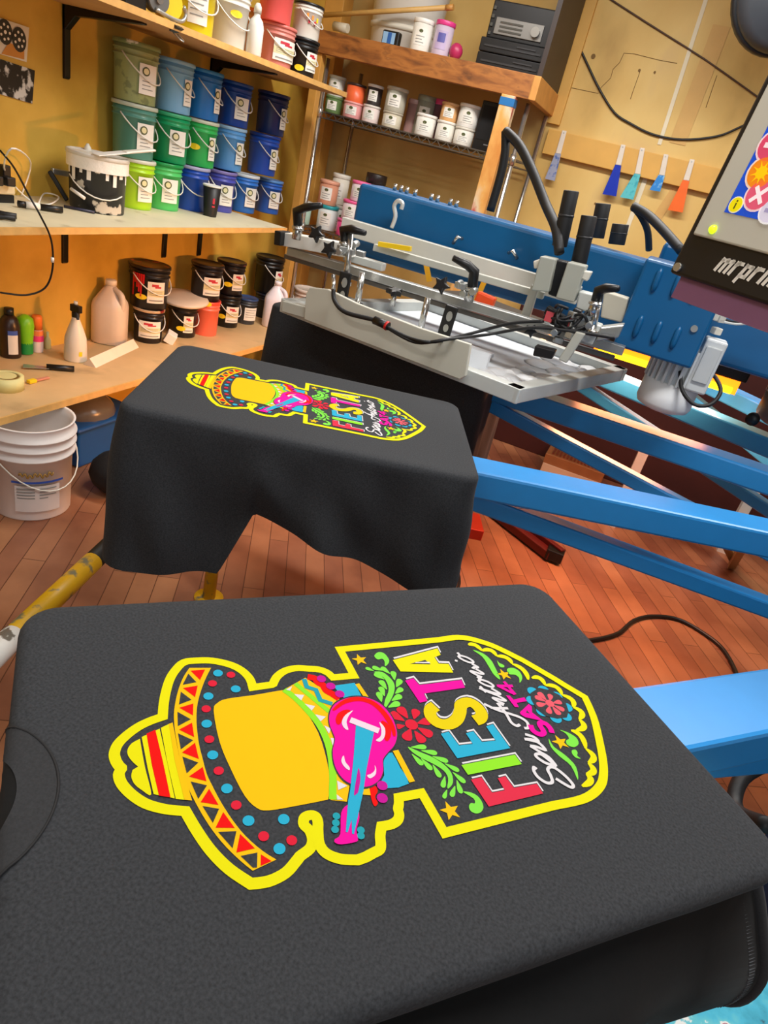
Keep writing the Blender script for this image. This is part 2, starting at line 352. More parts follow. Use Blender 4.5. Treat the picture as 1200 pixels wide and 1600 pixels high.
# spray cans
def spray_can(label,px,pyb,z,R,H,body,cap,x=-2.1,capH=.3,band=None):
    q=onz(px,pyb,z); c=Vector((q.x,q.y,z)); t=thing('spray_can',label,'spray can',c)
    b=MB().lathe([(R*.95,0),(R,.006),(R,H*(1-capH)),(R*.86,H*(1-capH)+.012)],c)
    b.build('can',mat('can_'+body.strip('#'),body,.35,.1,var=.05),t)
    MB().lathe([(R*.7,H*(1-capH)+.004),(R*.72 if capH<.25 else R*.98,H*(1-capH)+.01),(R*.68 if capH<.25 else R*.95,H*.97),(R*.6,H),(0,H)],c).build('cap',mat('cap_'+cap.strip('#'),cap,.35),t)
    l=MB()
    for k in range(7): l.patch(c,R+.0008,-1.25,-.2-.15*(k%3),H*(.2+.05*k),H*(.215+.05*k),0)
    l.patch(c,R+.0008,-PI,PI,H*.585,H*.59,1,24)
    l.build('can_print',[inkg,redp],t)
    if band: MB().patch(c,R+.0012,-1.5,-.6,H*.55,H*.68,0).build('sticker',yst,t)
    return t
spray_can('spray can with big green cap on the middle shelf, far left',24,300,ZM,.036,.26,'#c8d0dc','#0c6a3a',band=1,capH=.36)
spray_can('white spray can with small black cap beside the green-capped can',55,302,ZM,.034,.235,'#dfe0e4','#161616',capH=.17)
# white dispensing bottle & heat tool behind
q=onz(78,300,ZM); q.x=-2.18; c=Vector((q.x-.03,q.y-.02,ZM)); t=thing('squeeze_bottle','white narrow bottle standing behind the spray cans, against the wall','bottle',c)
MB().lathe([(.03,0),(.031,.01),(.028,.13),(.012,.17),(.011,.185)],c).build('body',white,t); MB().lathe([(.014,.18),(.013,.21),(.004,.225),(0,.225)],c).build('cap',whitew,t)
q=onz(90,312,ZM); c=Vector((q.x,q.y,ZM)); t=thing('hammer','black and grey hammer leaning by the paint pail on the middle shelf','hammer',c)
b=MB(); b.bar(c+Vector((-.02,-.02,.10)),c+Vector((.03,.02,.005)),.022,.016); b.build('grip',rubber,t,bevel=.004)
b=MB(); b.bar(c+Vector((-.03,.0,.10)),c+Vector((.0,.09,.095)),.022,.022); b.build('head',steel,t,bevel=.004)
# black cup
q=onz(330,338,ZM); c=Vector((q.x-.005,q.y-.005,ZM)); t=thing('paper_cup','tall black paper cup with white rim standing before the blue buckets','cup',c)
MB().lathe([(.03,0),(.031,.004),(.043,.135),(.041,.135),(.03,.01),(0,.01)],c).build('cup_body',mat('black_card','#141314',.5),t); MB().lathe([(.0425,.131),(.0455,.133),(.0455,.137),(.0425,.139),(.0415,.135)],c).build('rim',white,t)
MB().patch(c,.0395,-.75,-.5,.06,.085,0).patch(c,.0385,-.8,-.45,.045,.052,0).build('printed_mark',redp,t)
# power strip, plugs, cord, pen on the left end of the middle shelf
q=onz(8,318,ZM); c=Vector((q.x,q.y,ZM)); t=thing('power_strip','beige power strip with black plugs at the left end of middle shelf','power strip',c)
b=MB(); b.box(c+Vector((-.03,-.03,.05)),(.05,.16,.045)); b.build('case',mat('beige_plastic','#cfc4a0',.5),t,bevel=.006)
for k in (-1,0): 
    b=MB(); b.box(c+Vector((.01,.01+.05*k,.075)),(.03,.035,.03)); b.box(c+Vector((-.02,.02+.045*k,.1)),(.03,.03,.045)); b.build('plug',black,t,bevel=.004)
MB().box(c+Vector((-.03,-.03,.013)),(.045,.15,.026)).build('base',black,t)
pts=[onx(0,235,-2.06),onx(22,262,-2.0),onx(45,305,-1.88),onx(62,335,-1.845),onx(80,375,-1.835),onx(82,420,-1.84),onx(70,450,-1.86),onx(40,461,-1.9),onx(0,457,-1.95)]
t=MB().tube(pts,.0032,6,smooth_path=5).build('charging_cord',black,label='thin dark cord looping down over the middle shelf edge',cat='cord')
b=MB(); b.cyl(onx(82,402,-1.838),onx(82,410,-1.838),.005); b.build('cord_sleeve',white,t)
pts=[onz(30,305,ZM+.004),onz(48,255,-.33),onz(18,232,-.25),onz(8,270,-.36),onz(45,312,ZM+.004),onz(75,320,ZM+.004),onz(92,308,ZM+.02),onz(70,302,ZM+.02),onz(60,318,ZM+.006)]
pts=[Vector((max(p.x,-2.3),p.y,max(p.z,ZM+.005))) for p in pts]
MB().tube(pts,.003,6,smooth_path=5).build('white_cord',white,label='white power cord coiled in front of the spray cans',cat='cord')
a=onz(28,318,ZM+.013); b2=onz(98,328,ZM+.013)
t=thing('brush_knife','black handled tool lying at the shelf edge before the spray cans','knife',a)
b=MB(); b.cyl(onz(62,323,ZM+.012),b2,.011); b.cyl(a,onz(40,320,ZM+.012),.011); b.build('handle',black,t)
b=MB(); b.cyl(onz(40,320,ZM+.012),onz(62,323,ZM+.012),.0125); b.build('grip_band',white,t)
MB().cyl(onz(100,322,ZM+.006),onz(148,332,ZM+.006),.005).build('marker_pen',mat('dark_blue_plastic','#2a2c44',.4),label='slim dark pen lying in front of the black paint pail',cat='pen')
t=thing('pliers','dark pliers lying at the far left edge of the middle shelf','pliers',onz(10,338,ZM))
MB().tube([onz(-14,330,ZM+.01),onz(8,335,ZM+.01),onz(26,338,ZM+.01)],.009,8).build('handle',rubber,t); MB().tube([onz(-14,338,ZM+.01),onz(8,339,ZM+.01),onz(24,342,ZM+.01)],.008,8).build('handle',rubber,t)
# pictures on the wall
def picture(name,label,pts,parts):
    P=[onx(*p,WX+.004) for p in pts]; b=MB(); b.prism(P,(.002,0,0)); 
    return b,P
b,P=picture('x','',[(-30,18),(45,43),(41,97),(-30,75)],0)
t=b.build('art_card',mat('card_white','#dcd6c6',.6),label='white picture card with two black ornate discs pinned on the yellow wall',cat='picture')
b=MB()
for px,py in ((8,50),(30,62),(-14,50)):
    c=onx(px,py,WX+.008); b.disc(c,(1,0,0),.03,0,18,1.25)
    for k in range(7):
        q=2*PI*k/7; b.disc(c+Vector((.001,.018*math.cos(q),.022*math.sin(q))),(1,0,0),.0045,1,8)
    b.disc(c+Vector((.001,0,0)),(1,0,0),.006,1,8)
b.add([onx(*p,WX+.0075) for p in ((14,66),(38,78),(38,93),(2,84))],[(0,1,2,3)],2)
b.build('picture_print',[ink,paper,mat('orange_print','#c98a3c',.6)],t)
P=[onx(*p,WX+.004) for p in [(-30,82),(54,110),(50,162),(-30,138)]]
t=MB().prism(P,(.002,0,0)).build('photo_print',mat('bw_photo','#0c0c0c',.5,var=.3,stain='#c8c8c4',stain_lo=.5,stain_hi=.58,stain_scale=26),label='black and white group photo below the ornate card on wall',cat='photo')
# ---------------------------------------------------------------- upper shelf things
G2='ink pails on the top wall shelf'
XU=-2.03
def upx(px,py,x=XU): 
    p=onx(px,py,x); return p.y
yy=onz(345,62,ZU).y
def upail(lb,px,R,H,bc,lc,z=ZU,x=XU,name='ink_pail',**ex):
    # place by the pixel column of its foot on the shelf
    best=None
    for k in range(400):
        y=1.2+k*.007; v=Vector((x+.0,y,z)); 
        cpt=RW.transposed()@v; q=600+FPX*cpt.x/cpt.z
        if best is None or abs(q-px)<best[0]: best=(abs(q-px),y)
    return pail(name,lb,'pail',(x,best[1],z),R,H,bc,lc,group=G2,**ex)
upail('yellow ink pail on the top shelf beside the metal clamp',300,.086,.2,'#e2d21c','#e2d21c',la=-.7,lab='lines',x=-2.02)
upail('white ink pail with yellow sticker on the top shelf, right of the yellow pail',352,.085,.2,'#dcdace','#e0dfd4',la=-.5,sticker=(-.6,.6),lab=None,x=-2.0)
upail('orange brown lidded ink pail on the top shelf behind the white bottle',395,.085,.21,'#c98a44','#d4691c',la=-.2,lab=None,x=-2.16)
upail('salmon ink pail with a large white label on the top shelf',428,.085,.17,'#d8867c','#d8766c',la=-.4,lab='script',lw=1.5,x=-2.02)
t=upail('black ink pail with yellow sticker at the right end of the top shelf',468,.075,.16,'#15181a','#121416',la=-.3,lab='script',lw=.9,x=-1.985,sticker=(-1.15,.22))
cc=ORG[t]
pail('ink_pail','white ink pail with coloured dots standing on the black pail, top shelf','pail',(cc.x,cc.y,ZU+.16),.072,.14,'#e4e0d4','#15181a',la=-.4,lab=None,group=G2)
b=MB()
for k,(a,z,cc2) in enumerate(((-.9,.06,0),(-.7,.075,1),(-.5,.055,0),(-.35,.07,2),(-1.05,.08,1))): b.patch(cc+Vector((0,0,.16)),.073,a-.07,a+.07,z,z+.018,cc2,3)
b.build('dots',[redp,mat('orange_dots','#e08a2c',.5),yst],[o for o in bpy.data.objects if o.get('label','').startswith('white ink pail with coloured dots')][0])
upail('pink pail stacked on the salmon ink pail, cut by the photo top',428,.08,.18,'#e8605c','#e8605c',z=ZU+.17,lab=None,handle=False,x=-2.02)
# white bottle in front
v=None
t0=onz(402,68,ZU); c=Vector((-1.90,upx(398,60,-1.90)+.0,ZU)); 
t=thing('squeeze_bottle','milky white bottle at the front edge of the top shelf','bottle',c)
MB().lathe([(.03,0),(.033,.006),(.033,.1),(.026,.125),(.013,.14),(.013,.15)],c).build('body',white,t); MB().lathe([(.016,.15),(.015,.172),(.008,.185),(0,.185)],c).build('cap',whitew,t)
# clamp / tape gun at left end
c=Vector((-1.90,onx(262,18,-1.88).y,ZU)); t=thing('tape_gun','grey metal tape dispenser gun with yellow wheel on the top shelf edge','tape gun',c)
MB().cyl(c+Vector((-.03,-.02,.05)),c+Vector((.012,-.035,.05)),.038,20).build('roller',mat('grey_metal','#6e6e6c',.4,.6),t)
MB().cyl(c+Vector((.012,-.036,.05)),c+Vector((.02,-.04,.05)),.012,14).build('axle_bolt',chrome,t)
b=MB(); b.cyl(c+Vector((-.04,.05,.055)),c+Vector((0,.035,.055)),.05,20); b.build('tape_roll',yellow,t)
b=MB(); b.tube([c+Vector((.012,-.05,.02)),c+Vector((.018,.02,.012)),c+Vector((.018,.08,.015)),c+Vector((.018,.1,.04)),c+Vector((.018,.085,.06))],.007,8,smooth_path=4); b.build('hook',steel,t)
MB().box(c+Vector((-.06,-.12,.05)),(.1,.1,.1)).build('black_box',black,label='black box at the left end of the top shelf behind the tape gun',cat='box',bevel=.005)
c=Vector((-1.85,onx(278,45,-1.85).y,ZU)); t=thing('binder_clip','black binder clip gripping the front edge of the top shelf','clip',c)
b=MB(); b.prism([c+Vector((-.02,-.02,.004)),c+Vector((.012,-.02,-.011)),c+Vector((-.02,-.02,-.028))],(0,.04,0)); b.build('clip_body',black,t)
MB().tube([c+Vector((-.01,-.012,-.03)),c+Vector((.02,-.01,-.045)),c+Vector((.028,0,-.05)),c+Vector((.02,.01,-.045)),c+Vector((-.01,.012,-.03))],.0018,6).build('wire_loop',steel,t)
# ---------------------------------------------------------------- lower shelf things
def lz(px,py): q=onz(px,py,ZL); return Vector((q.x,q.y,ZL))
G3='black ink pails on the lowest shelf'
def bottle(label,px,py,prof,capprof,body,cap,lab=None,n=20,sx=1,name='bottle',spin=-.6,cat='bottle',off=.03):
    q=lz(px,py); c=q+Vector((-off*.8,off*.6,0)); t=thing(name,label,cat,c)
    MB().lathe(prof,c,n=n,sx=sx,spin=spin).build('body',mat('bottle_'+body.strip('#'),body,.35,var=.08),t)
    if capprof: MB().lathe(capprof,c,n=14).build('cap',mat('cap_'+cap.strip('#'),cap,.4),t)
    if lab:
        b=MB(); R=prof[2][0]
        for h,a0,a1,z0,z1 in lab: b.patch(c,R*1.03+.001,a0,a1,z0,z1,[x[0] for x in lab].index(h))
        b.build('label',[mat('lab_'+x[0].strip('#'),x[0],.6) for x in lab],t)
    return t,c
bottle('dark brown bottle with a blue and white label at far left of lowest shelf',18,560,[(.038,0),(.04,.005),(.04,.13),(.032,.155),(.016,.175)],[(.018,.17),(.018,.2),(0,.2)],'#2c1a12','#120e0c',[('#dedad0',-.9,.0,.02,.1),('#3c58a8',-.9,.0,.1,.118)])
bottle('bright green upside down squeeze bottle beside the brown bottle',42,556,[(.02,0),(.022,.02),(.026,.03),(.034,.12),(.03,.15),(.012,.165),(0,.166)],None,'#7cc81c','#0c8a3c',[('#158a3a',-1.6,.6,.004,.06)],sx=1,n=20)
bottle('orange capped white and pink spray bottle beside the green one',60,553,[(.022,0),(.024,.006),(.024,.09),(.02,.1),(.02,.104)],[(.021,.098),(.021,.15),(.017,.158),(0,.158)],'#e6d8d8','#f07828',[('#e83878',-1.6,.6,.05,.075),('#f08040',-1.6,.6,.076,.098)])
t,c=bottle('small clear glass vial next to the orange capped bottle',76,548,[(.013,0),(.014,.004),(.014,.04),(.006,.055),(.006,.075)],None,'#d8cc8c','#fff')
# spray bottle
q=lz(118,567); c=q+Vector((-.03,.03,0)); t=thing('spray_bottle','white trigger spray bottle with black nozzle left of the big jug','spray bottle',c)
MB().lathe([(.045,0),(.047,.006),(.045,.07),(.043,.1),(.03,.14),(.017,.175),(.015,.19)],c).build('body',mat('milky_plastic','#e4dccb',.35,var=.06),t)
b=MB(); b.cyl(c+Vector((0,0,.185)),c+Vector((0,0,.21)),.016); b.box(c+Vector((.008,-.006,.225)),(.05,.02,.03)); b.bar(c+Vector((.02,-.012,.215)),c+Vector((.03,-.018,.185)),.012,.008); b.build('trigger_head',black,t,bevel=.003)
MB().cyl(c+Vector((0,0,.238)),c+Vector((0,0,.252)),.008).build('nozzle_tip',whitew,t)
MB().patch(c,.0475,-.5,-.2,.03,.05,0).build('sticker',yst,t)
# jugs
def jug(label,px,py,W,Hh,body,cap):
    q=lz(px,py); c=q+Vector((-W*.5,W*.35,0)); t=thing('plastic_jug',label,'jug',c)
    h=W/2; vs=[];rings=[(0,.92),(.008,1),(Hh*.58,1),(Hh*.66,.94),(Hh*.84,.48),(Hh*.90,.3),(Hh*.93,.28)]; n=24
    b=MB(); 
    for z,k in rings:
        for i in range(n):
            a=2*PI*i/n; e=3.2 if k>.8 else 2.2
            ca,sa=math.cos(a),math.sin(a); r=h*k/((abs(ca)**e+abs(sa)**e)**(1/e)); v=Vector((r*ca,r*sa,0)); v=Matrix.Rotation(.5,3,'Z')@v
            vs.append(c+v+Vector((0,0,z)))
    fs=[(j*n+i,j*n+(i+1)%n,(j+1)*n+(i+1)%n,(j+1)*n+i) for j in range(len(rings)-1) for i in range(n)]+[tuple(range(n))[::-1],tuple((len(rings)-1)*n+i for i in range(n))]
    b.add(vs,fs,0,True); bm=mat('jug_'+body.strip('#'),body,.35,var=.07)
    b.build('body',bm,t)
    MB().lathe([(h*.33,Hh*.92),(h*.33,Hh*.985),(h*.29,Hh),(0,Hh)],c,n=18).build('cap',mat('cap_'+cap.strip('#'),cap,.4),t)
    d=Matrix.Rotation(-.1,3,'Z')@Vector((1,0,0))
    MB().tube([c+d*(h*.28)+Vector((0,0,Hh*.86)),c+d*(h*.8)+Vector((0,0,Hh*.82)),c+d*(h*1.0)+Vector((0,0,Hh*.72)),c+d*(h*.93)+Vector((0,0,Hh*.58))],.014*W/.15,8,smooth_path=5).build('grip',bm,t)
    MB().patch(c,h*1.03,-1.2,-.4,Hh*.1,Hh*.1+.001,0).build('mould_line',bm,t)
    return t
jug('large milky gallon jug with white cap on the lowest shelf',178,543,.155,.29,'#dccdbc','#ece4d8')
jug('white jug standing at the right end of the lowest shelf',434,516,.135,.27,'#e6dfe6','#eeeaf0')
# pails
def lpail(lb,px,py,R,H,bc,lc,z=ZL,dz=0,name='ink_pail',**ex):
    q=onz(px,py,z); d=Vector((q.x,q.y,0)).normalized()*R*.9
    return pail(name,lb,'pail',(q.x+d.x,q.y+d.y,z),R,H,bc,lc,group=G3,**ex),(q.x+d.x,q.y+d.y)
R1=.073;H1=.165
_,a=lpail('black ink pail with cream label at the bottom of the stack right of the jug',230,537,R1,H1,'#181012','#c7a884',la=-.75,lab='script',lw=1.5,lidstain='#7a1c1c')
pail('ink_pail','large black ink pail with red drips down its side and yellow sticker','pail',(a[0]-.02,a[1]+.015,ZL+H1),.095,.2,'#120e10','#171214',la=-.5,lab='script',group=G3,sticker=(-1.25,.3),lw=.9,stain=None,lidstain='#8c1824')
o=[x for x in bpy.data.objects if x.get('label','').startswith('large black ink pail with red')][0]; c=ORG[o]; b=MB()
for k in range(6): b.patch(c,.0965,-1.75+.11*k,-1.66+.11*k,.06+.02*((k*3)%4),.165,0,3)
b.build('red_drips',mat('wet_red_ink','#d01018',.3),o,label='streaks of wet red ink')
_,a=lpail('black ink pail with red spots behind the small white packet',283,528,R1*1.05,H1*1.05,'#141012','#1a1214',la=-.5,lab='script',lw=.7,sticker=(-1.0,.3),lidstain='#b01824')
MB().lathe([(0,0),(.12,0),(.125,.008),(.12,.016),(.05,.02),(0,.02)],(a[0]+.0,a[1]+.0,ZL+H1*1.05+.008),n=32,d=(.06,-.1,1)).build('pail_lid',mat('dusty_lid','#d8c8b4',.5,var=.12),label='loose off-white lid lying flat on the red-spotted black pail',cat='lid')
_,a=lpail('salmon pink square-looking ink pail between the black ones',318,525,R1,H1*1.12,'#f07058','#ee5040',la=-.5,lab=None,handle=False,sticker=(-.9,.95),taper=.9)
pail('ink_pail','black ink pail with tan label standing on the salmon pail','pail',(a[0]-.015,a[1],ZL+H1*1.12),.083,.185,'#140f12','#1c1216',la=-.5,lab='script',lw=1.2,group=G3,lidstain='#801c28')
_,a=lpail('black ink pail with yellow sticker, lower one right of the salmon pail',352,512,R1,H1*1.1,'#120f10','#151212',la=-.5,lab='script',lw=1.1,sticker=(-1.35,.35))
pail('ink_pail','black ink pail with yellow sticker on top of the one right of salmon','pail',(a[0]-.01,a[1]+.01,ZL+H1*1.1),.08,.18,'#140f12','#1c1216',la=-.35,lab='script',lw=.9,group=G3,sticker=(-1.1,.35),lidstain='#801c28')
_,a=lpail('clear ink jar with blue lid and pale green label on lowest shelf',382,507,.062,.15,'#3a4048','#2c4674',la=-.5,lab='lines',lw=1.3,handle=False,name='ink_jar')
_,a=lpail('small dark jar beneath the tall black pail at the shelf right end',412,498,.07,.15,'#181a24','#1c2030',la=-.4,lab='lines',lw=.6,handle=False,name='ink_jar')
pail('ink_pail','tall plain black ink pail with narrow label, furthest right of lowest shelf','pail',(a[0]-.02,a[1]+.02,ZL+.15),.088,.215,'#0e0e10','#0c0c0e',la=-.15,lab='script',lw=.75,group=G3)
# cardboard tent, packet, spatula, tape
a=lz(150,575); b_=lz(217,543); d=(b_-a); n=Vector((-d.y,d.x,0)).normalized()
b=MB(); b.prism([a,a+n*.06,a+n*.03+Vector((0,0,.035))],d); b.build('paper_tent',mat('cream_card','#e8d5be',.6),label='folded cream card strip lying before the big jug',cat='card')
q=lz(266,535); b=MB(); b.box(q+Vector((0,0,.026)),(.05,.075,.05),rot=Matrix.Rotation(.6,3,'Z')@Matrix.Rotation(.45,3,'Y')); o=b.build('small_packet',paper,label='small white packet with gold mark before the red-spotted pail',cat='packet',bevel=.003)
a=lz(36,575); b_=lz(116,581); d=(b_-a).normalized(); L=(b_-a).length
t=thing('putty_knife','putty knife with black handle lying on the lowest shelf','putty knife',a)
n=Vector((-d.y,d.x,0)); z=Vector((0,0,.008))
b=MB(); b.prism([a+n*.02+z,a-n*.02+z,a+d*L*.5-n*.012+z,a+d*L*.5+n*.012+z],(0,0,.002)); b.build('blade',steel,t)
b=MB(); b.cyl(a+d*L*.45+Vector((0,0,.013)),b_+Vector((0,0,.013)),.012); b.build('handle',black,t)
a=lz(44,600); b_=lz(76,592); t=thing('box_cutter','small box cutter with yellow end beside the tape roll','cutter',a)
MB().bar(a+Vector((0,0,.008)),a.lerp(b_,.35)+Vector((0,0,.008)),.02,.014).build('handle_end',yellow,t,bevel=.003); MB().bar(a.lerp(b_,.35)+Vector((0,0,.008)),b_+Vector((0,0,.006)),.014,.008).build('handle',mat('faded_red','#c8846c',.5),t,bevel=.002)
q=lz(14,612); c=q+Vector((-.035,.02,0)); t=thing('masking_tape','roll of pale yellow masking tape lying at far left of lowest shelf','tape',c)
MB().lathe([(.036,.048),(.036,0),(.06,0),(.06,.048),(.036,.048)],c,n=32).build('tape_roll',mat('masking_tape_paper','#e0d894',.6,var=.06),t)
MB().lathe([(.0335,.047),(.0335,.001),(.0362,.001),(.0362,.047),(.0335,.047)],c,n=32).build('core',mat('brown_card','#9c7a44',.7),t)
# ---------------------------------------------------------------- under the shelf: white bucket, blue bin, black bag
c=Vector((-1.865,1.675,FZ)); t=thing('plastic_bucket','big white open bucket with printed label on floor under the lowest shelf','bucket',c)
R=.148;H=.37
MB().lathe([(R*.88,0),(R*.9,.006),(R*.95,H*.66),(R*1.03,H*.67),(R*1.03,H*.685),(R*.97,H*.70),(R*.975,H*.76),(R*1.05,H*.77),(R*1.05,H*.785),(R*.98,H*.8),(R*.985,H*.86),(R*1.06,H*.87),(R*1.06,H*.885),(R*.99,H*.9),(R*1.0,H*.985),(R*1.03,H),(R*.97,H),(R*.95,H*.9),(R*.86,.012),(0,.012)],c,n=40).build('body',mat('bucket_white','#f4ece6',.35,var=.05),t)
b=MB(); la=-.62
def bp(a0,a1,z0,z1,mi): b.patch(c,R*.9+.0045+.012*((z0+z1)/2/H),la+a0,la+a1,z0*H,z1*H,mi,8,)
bp(-.5,.55,.13,.42,0)
for k in range(7): bp(-.45,-.05,.385-.036*k,.398-.036*k,1); bp(.05,.45-.2*(k%2),.385-.036*k,.398-.036*k,1)
bp(-.55,.62,.455,.478,2); bp(.15,.4,.19,.22,3)
pts=[]
for i in range(40):
    a=la-.4+.8*i/39; z=H*(.53+.022*math.sin(i*1.15)+.01*math.sin(i*.4)); rr=R*.97; pts.append(c+Vector((rr*math.cos(a),rr*math.sin(a),z)))
b.tube(pts,.003,5,mi=4)
b.build('label',[mat('label_print_ground','#dcd2cc',.6),inkg,bluep,redp,mat('gold_print','#a8803c',.5)],t)
pts=[]
for i in range(17):
    q=-PI/2+PI*i/16; pts.append(c+Vector((R*1.07*math.cos(la+.45+q),R*1.07*math.sin(la+.45+q),H*(.78-.42*math.cos(q)))))
MB().tube(pts,.0028,6).build('handle',whitew,t)
c=Vector((-2.13,2.18,FZ)); t=thing('storage_bin','blue plastic bin with a clear bag on top beside the white bucket','bin',c)
b=MB(); b.box(c+Vector((0,0,.09)),(.34,.36,.18)); b.box(c+Vector((0,0,.18)),(.37,.39,.02)); b.build('bin_body',mat('bin_blue','#14508c',.4),t,bevel=.01)
b=MB(); b.sphere(c+Vector((.02,-.02,.19)),.15,0,16,.6); o=b.build('plastic_bag',mat('grey_bag','#6e665c',.25,var=.35,scale=8,bump=1),t,label='crumpled clear grey bag')
b=MB(); b.sphere((-1.72,1.98,FZ+.085),.12,0,16,.75); b.sphere((-1.62,2.06,FZ+.07),.1,0,16,.75); b.build('cloth_bundle',mat('black_cloth_rag','#0b0a0b',.8,var=.4,scale=12,bump=1),label='black cloth bundle on floor beside the blue bin',cat='cloth')
# ---------------------------------------------------------------- chrome wire rack inside the timber frame
YF=3.92
wire_m=mat('dark_chrome','#7a7874',.35,.8,var=.1)
rk=thing('wire_rack','chrome wire shelving rack with jars, standing under the timber frame','rack',(-1.5,4.1,FZ))
RX0,RX1=-2.10,-.93
for x,y in ((RX0,YF),(RX0+.02,4.33),(RX1+.0,YF),(RX1+.02,4.33)):
    b=MB(); b.cyl((x,y,FZ),(x,y,.375),.0125,12)
    for z in (-1.15,-.5,.12): b.cyl((x,y,z-.03),(x,y,z+.02),.017,12)
    b.build('post',chrome,rk)
def wire_shelf(z):
    b=MB(); y0,y1=YF,4.33
    for zz in (z,z-.03): b.bar((RX0,y0,zz),(RX1,y0,zz),.006,.006); b.bar((RX0,y1,zz),(RX1,y1,zz),.006,.006)
    n=40
    for k in range(n):
        xa=RX0+(RX1-RX0)*k/n; xb=RX0+(RX1-RX0)*(k+1)/n; b.bar((xa,y0,z-(0 if k%2 else .03)),(xb,y0,z-(.03 if k%2 else 0)),.004,.004)
        b.bar((xa,y0,z),(xa,y1,z),.004,.004)
    for x in (RX0,RX1): b.bar((x,y0,z),(x,y1,z),.006,.008); b.bar((x,y0,z-.03),(x,y1,z-.03),.006,.006)
    b.build('wire_shelf',wire_m,rk)
for z in (.12,-.5,-1.15): wire_shelf(z)
# timber frame
tf=thing('timber_frame','brown timber platform frame above the wire rack with a paint-smeared post','frame',(-1.5,4.1,FZ))
YB=3.86
b=MB(); b.box((-1.555,YB,.437),(1.28,.04,.105)); b.build('front_beam',oak,tf,bevel=.003)
b=MB(); b.box((-.905,4.115,.437),(.04,.55,.105)); b.build('side_beam',mat('golden_pine','#c98d44',.55,var=.25),tf,bevel=.003)
b=MB(); b.box((-1.54,4.13,.478),(1.22,.5,.02)); b.build('deck',shelf_u,tf)
pp=ramp_mat('paint_smeared_post',[(.3,'#c8843c'),(.45,'#d9a257'),(.58,'#d6c2a0'),(.66,'#b8433a'),(.72,'#5a7fb8'),(.8,'#d8a45c')],.5,map_scale=(1,1,.5),noise=9,detail=5)
b=MB(); b.box((-1.02,YB+.0,(FZ+.385)/2),(.075,.06,.385-FZ)); b.build('post',pp,tf,bevel=.003)
MB().box((-1.02,YB-.001,.355),(.0775,.0625,.035)).build('tape_band',mat('blue_tape','#1c6aa8',.5),tf,label='blue tape band')
b=MB(); b.box((-2.13,YB+.02,(FZ+.385)/2),(.05,.05,.385-FZ)); b.build('post',pine,tf,bevel=.003)
# things on the deck
ZD=.488
def dk(px,py,y): q=ony(px,py,y); return q
c=Vector((ony(635,40,4.17).x,4.17,ZD)); t=thing('storage_tub','large white plastic tub on the timber platform, top centre','tub',c)
b=MB(); b.lathe([(.17,0),(.18,.01),(.205,.3),(.215,.305),(.215,.33),(.2,.335),(.195,.32),(0,.3)],c,n=36,sx=1.05,sy=.75); b.build('tub_body',white,t); 
MB().lathe([(.19,.10),(.193,.10),(.196,.125),(.19,.125)],c,n=36,sx=1.06,sy=.77).build('rib',whitew,t)
a=ony(497,40,3.98); b_=ony(697,12,3.95); a.z=max(a.z,ZD+.08)
t=thing('wooden_handle','long wooden broom handle lying across the platform before the white tub','stick',a)
MB().tube([a,a.lerp(b_,.5),b_],.012,10).build('shaft',mat('varnished_wood','#c9a05c',.5,var=.15),t); MB().cyl(b_,b_+(b_-a).normalized()*.04,.014).build('ferrule',mat('worn_wood','#c08a44',.5),t)
q=ony(493,42,3.95); t=MB().cyl((-2.12,3.97,ZD+.045),(ony(545,35,3.96).x,3.96,ZD+.045),.022).build('cardboard_tube',mat('grey_tube','#c8bfa8',.5),label='pale roll lying on the left end of the timber platform',cat='tube')
c=Vector((ony(612,60,3.93).x,3.93,ZD)); t=thing('phone_gadget','small black gadget with bluish screen on the timber platform','gadget',c)
b=MB(); b.box(c+Vector((0,0,.035)),(.10,.04,.07)); b.build('case',black,t,bevel=.008)
b=MB(); b.box(c+Vector((-.008,-.0205,.036)),(.07,.002,.05)); b.box(c+Vector((-.004,-.0215,.036)),(.022,.002,.048),mi=1); b.build('screen',[mat('screen_blue','#8cb4d8',.3),mat('screen_dark','#2860a8',.3)],t)
def jar(lb,c,R,H,body,lid,lab=True,group='ink jars on the wire rack',name='ink_jar',la=-1.35,cat='jar',straight=.94,lidh=.14):
    c=Vector(c); t=thing(name,lb,cat,c,group)
    MB().lathe([(R*straight,0),(R*(straight+.02),.003),(R*.97,H*(1-lidh))],c,n=22).build('body',pmat(body),t)
    MB().lathe([(R*.99,H*(1-lidh)),(R*1.03,H*(1-lidh)+.002),(R*1.03,H-.003),(R,H),(R*.85,H),(R*.82,H-.003),(0,H-.003)],c,n=22).build('lid',pmat(lid),t)
    if lab:
        b=MB(); b.patch(c,R*.985,la-.6,la+.6,H*.2,H*.72,0); 
        for k in range(3): b.patch(c,R*.995,la-.42,la+.42-.2*(k%2),H*(.45-.09*k),H*(.475-.09*k),1)
        b.add([c+Vector((R*.998*math.cos(la+.2*math.cos(q*PI/6)),R*.998*math.sin(la+.2*math.cos(q*PI/6)),H*.62+R*.14*math.sin(q*PI/6))) for q in range(12)],[tuple(range(12))],2)
        b.build('label',[paper,inkg,olive],t)
    return t
jar('white ink jar on the timber platform beside the pink-lidded jar',(ony(656,72,3.93).x,3.93,ZD),.055,.145,'#e2e0d6','#e8e6de',group=None)
c=(ony(688,80,3.93).x,3.93,ZD); t=jar('clear jar with pink lid and bluish print on the timber platform',c,.05,.155,'#c3b4c6','#d83c86',lab=False,group=None)
b=MB(); b.patch(c,.0495,-2,-.8,.03,.11,0); b.patch(c,.0505,-1.8,-1.0,.06,.1,1); b.build('label',[mat('lilac_label','#b8a6c8',.5),mat('violet_print','#5a58a0',.5)],t)
